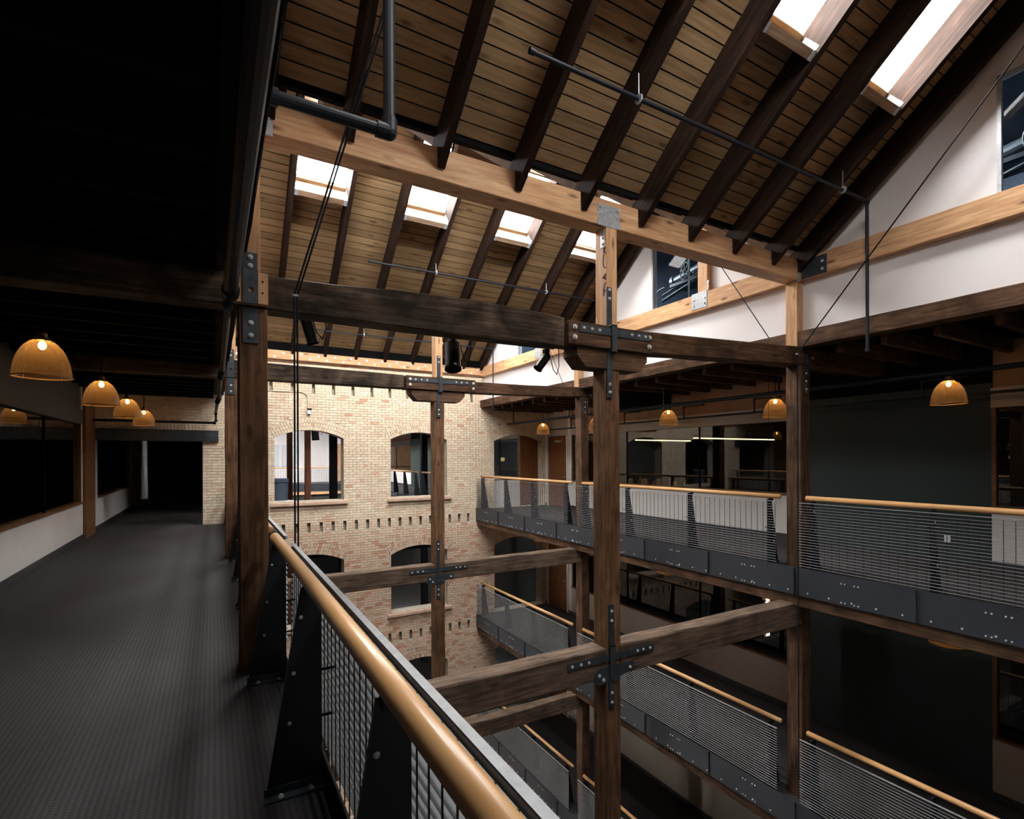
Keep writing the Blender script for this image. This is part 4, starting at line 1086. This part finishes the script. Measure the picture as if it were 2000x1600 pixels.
# ------------------------------------------------------------------ dim room behind the right glass
for i, (x0, x1, y, z) in enumerate(((13.1, 15.9, 13.95, 2.30), (14.6, 15.9, 12.6, 2.38), (13.5, 17.7, 11.7, 2.30), (15.3, 18., 9.4, 2.35), (15.6, 17.5, 8.6, 2.2))):
    t = thing('fluorescent_light', 'long thin warm glowing tube light behind the glass, %s' % ('lower left of the row', 'short upper one at the left', 'longest one in the middle', 'upper one at the right edge', 'short lower one at the right edge')[i], 'lamp', (x0, y, z))
    fin('tube', BX(x0, x1, y, y + .05, z - .02, z + .01), WARMT, t); fin('housing', BX(x0, x1, y - .01, y + .06, z + .01, z + .06), BLACK, t)
for i, (x, y) in enumerate(((13.2, 14.0), (15.2, 12.0))):
    lamp_and_fill_light((x, y, 2.2), 4, (1., .80, .50), .3)
def table(x0, x1, y0, y1, h, label):
    t = thing('work_table', label, 'table', (x0, y0, 0))
    fin('tabletop', BX(x0, x1, y0, y1, h - .05, h), TRIMW, t)
    for a in (x0 + .05, x1 - .1):
        for b in (y0 + .05, y1 - .1): fin('leg', BX(a, a + .05, b, b + .05, .001, h - .05), BLACK, t)
table(10.75, 11.6, 9.5, 12.1, .84, 'long counter with amber items behind the glass right of the central post')
table(11.0, 12.3, 6.6, 8.4, .80, 'counter behind the glass near the right-hand post')
random.seed(5)
pos = ['at the left end', 'next to the left end', 'left of the middle', 'in the middle', 'right of the middle', 'toward the right', 'next to the right end', 'at the right end']
for i in range(8):
    x = 10.95 + .10 * (i % 2); y = 11.9 - i * .29; h = random.uniform(.16, .30)
    bm = bmesh.new(); r = random.uniform(.04, .08)
    if i % 2: lathe(bm, [(r, 0), (r, h * .6), (r * .4, h * .8), (r * .4, h)], (x, y, .841), seg=14, cap=True)
    else: lathe(bm, [(r, 0), (r * 1.15, h * .3), (r * 1.1, h * .6), (r * .8, h * .8)], (x, y, .841), seg=14, cap=True)
    o = fin('bottle' if i % 2 else 'pot', bm, JAR if i % 2 else AMBI, None, True)
    tag(o, '%s standing %s of the long counter behind the glass' % ('slim brown bottle' if i % 2 else 'squat amber pot', pos[i]), 'bottle' if i % 2 else 'pot')
lamp_and_fill_light((11.3, 10.9, 1.6), 6.0, (1., .6, .25), .1)  # unseen fill light added so the counter items show through the glass

# ------------------------------------------------------------------ beyond the brick wall: the next atrium
YF = 35.0
struct(fin('floor', BX(XWL, XWR, YF, FARY, -.02, 0), CARPET))
struct(fin('ceiling.008', BX((XWL, XWR, YB + .4, 18.5, 5.2, 5.3), (XWL, XWR, 33., FARY, 5.2, 5.3), (XWL, 3.2, 18.5, 33., 5.2, 5.3), (5.0, XWR, 18.5, 33., 5.2, 5.3), (3.2, 5., 18.5, 27., 5.2, 5.3)), WHITE2))
struct(fin('wall_back.003', BX((XWL, XWR, FARY, FARY + .2, 0, 5.3), (XWL - .3, XWL - .2, YB + .4, FARY, 3.3, 5.3), (XWR, XWR + .12, YB + .4, FARY, 3.1, 5.3)), WHITE))
struct(fin('wall_left.004', BX(.30, .50, YB + .4, FARY, 2.9, 5.2), WHITE)); struct(fin('light_block_partition', BX(.30, .42, 18.4, 37.6, 0, 2.9), SMOKE)); struct(fin('wall_back.006', BX(XWL, .3, 37.6, 37.7, 0, 3.4), DARKC))  # low unseen partition added to keep atrium light off the corridor floor
struct(fin('wall_back.004', BX(XWL, XWR, YF + .1, YF + .3, -7, -.55), RDARK))
struct(fin('wall_left.005', BX(XWL - .3, XWL - .2, YB + .4, FARY + .2, -10.7, 0), RDARK)); struct(fin('wall_right.022', BX(14.3, 14.4, YB + .4, FARY + .2, -10.7, 3.2), RDARK)); struct(fin('wall_back.005', BX(XWL - .3, 14.4, FARY + .2, FARY + .3, -10.7, 5.3), RDARK))
o = struct(fin('trim_%d' % tn, BX(XWL, XWR, YF - .02, YF, -.42, .03), FASC)); tn += 1
struct(fin('floor', BX(.52, 7.48, YB + .45, YF, -1.2, -1.0), BLACK))  # black slab added across the void to keep the lower openings dark
o = fin('edge_beam', BX(XWL, XWR, YF - .0, YF + .1, -.62, -.43), FIR['X']); tag(o, 'timber beam under the far walkway seen through the left arched opening', 'beam')
t = thing('balustrade', 'pale handrail across the far walkway seen through the left arched opening', 'railing', (.5, YF, 0))
bm = bmesh.new(); cyl(bm, (.6, YF + .1, 1.07), (XWR, YF + .1, 1.07), .04, seg=12); fin('handrail', bm, MAPLE, t, True)
bm = bmesh.new(); z = .1
while z < 1.: box(bm, .6, XWR, YF, YF + .02, z, z + .01); z += .06
x = .6
while x < XWR: box(bm, x, x + .01, YF + .02, YF + .03, .05, 1.0); x += .15
stuff(fin('grating_bar', bm, GRATE, t))
t = thing('balustrade', 'balustrade of the next atrium seen through the right-hand arched opening', 'railing', (7.65, 16, 0))
bm = bmesh.new(); cyl(bm, (7.655, 16.1, 1.07), (7.655, 21.0, 1.07), .037, seg=12); cyl(bm, (7.655, 21.5, 1.07), (7.655, 26.5, 1.07), .037, seg=12); fin('handrail', bm, MAPLE, t, True)
for yp in (16.4, 17.9, 19.4, 20.8, 21.7, 23.2, 24.7, 26.2):
    bm = bmesh.new(); prism(bm, [(7.553, .012), (7.82, .012), (7.653, 1.03), (7.553, 1.03)], 'y', yp - .008, yp + .008); fin('post_plate', bm, FASC, t)
wall_run(XWR - .01, 1, 0, [(16.4, 24., 'win'), (24., 30., 'teal'), (30., 36., 'win')], 'wall_right.020', 3.42)
room('wall_right.021', XWR + .22, 14, 16.6, 38, 0, 3.0, RDARK, 'x0')
for i, (x, y, m, w, lb) in enumerate(((4.05, 21.0, RUST, .24, 'rusty red timber post in the next atrium, centre of the left arched opening'), (2.9, 26.3, RUST, .22, 'second reddish post in the next atrium, further left'), (5.3, 21.2, BLACK, .30, 'black post in the next atrium at the right of the left arched opening'), (7.7, 21.15, BLACK, .26, 'dark post between the two balustrades beyond the right-hand arched opening'))):
    if i == 0: x, y, w = 3.02, 21.0, .20
    if i == 1: x, y, w = 3.0, 26.4, .24
    if i == 2: x, y, w = 3.92, 21.0, .28
    o = fin('timber_post', timber('Z', -7., 4.9, x, x + w, y, y + .24, jit=.002), m); tag(o, lb, 'post')
for i, (x0, x1, z0, z1, m) in enumerate(((-2., 3.9, 1.0, 2.6, plain('pale_blue_panel', (.55, .62, .66), .6)), (4.1, 5.2, 1.0, 2.6, plain('pale_grey_panel', (.6, .62, .66), .6)), (7.3, 8.6, 0.02, 2.7, FIR['Z']))):
    o = fin('wall_panel', BX(x0, x1, FARY - .08, FARY - .01, z0, z1), m); tag(o, ('wide pale blue panel on the far white wall', 'narrow pale panel on the far white wall', 'orange wooden panel on the far white wall')[i] + ' seen through the left arched opening', 'panel')
# drum and dish on the deep sill of the left arched opening
t = thing('metal_drum', 'dark blue round metal drum behind the sill of the left arched opening', 'container', (1.55, 16.15, .5))
fin('shelf', BX(1.2, 1.95, YB + .41, 16.5, .44, .469), STEEL, t)
bm = bmesh.new(); lathe(bm, [(.24, .0), (.24, .52), (.26, .54), (.26, .62), (.24, .64)], (1.62, 16.2, .475), seg=28, cap=True); fin('body', bm, NAVY, t)
o = fin('dish', BX(1.3, 1.98, YB + .395, YB + .45, .4695, .50), PLATE); tag(o, 'white strip lying at the foot of the dark drum', 'tray')
spot((2.75, 17.2, 2.62), (.1, .1, -1), .36, .11, 'black stage spotlight hanging beyond the left arched opening')
# window and door set in the arched opening of the right walkway
o = struct(empty('door_1', (9.35, YB + .25, 0)))
fin('door_leaf', BX(9.38, 10.05, YB + .22, YB + .27, .01, 2.45), DOORW, o); fin('door_frame', BX((9.30, 9.38, YB + .2, YB + .30, 0, 2.46), (8.18, 9.30, YB + .2, YB + .3, .90, .95)), TRIMW, o)
o = struct(empty('window_%d' % WN, (8.2, YB + .25, .95))); WN += 1
fin('low_wall', BX(8.18, 9.30, YB + .2, YB + .3, 0, .90), WHITE2, o)
bm = bmesh.new(); quad(bm, [(8.18, YB + .25, .95), (9.3, YB + .25, .95), (9.3, YB + .25, 2.46), (8.18, YB + .25, 2.46)]); fin('pane', bm, GLASS, o)

for l in [q for q in bpy.data.lights if q.users == 0]: bpy.data.lights.remove(l)
for ob in bpy.data.objects:
    if '_w' in ob: del ob['_w']
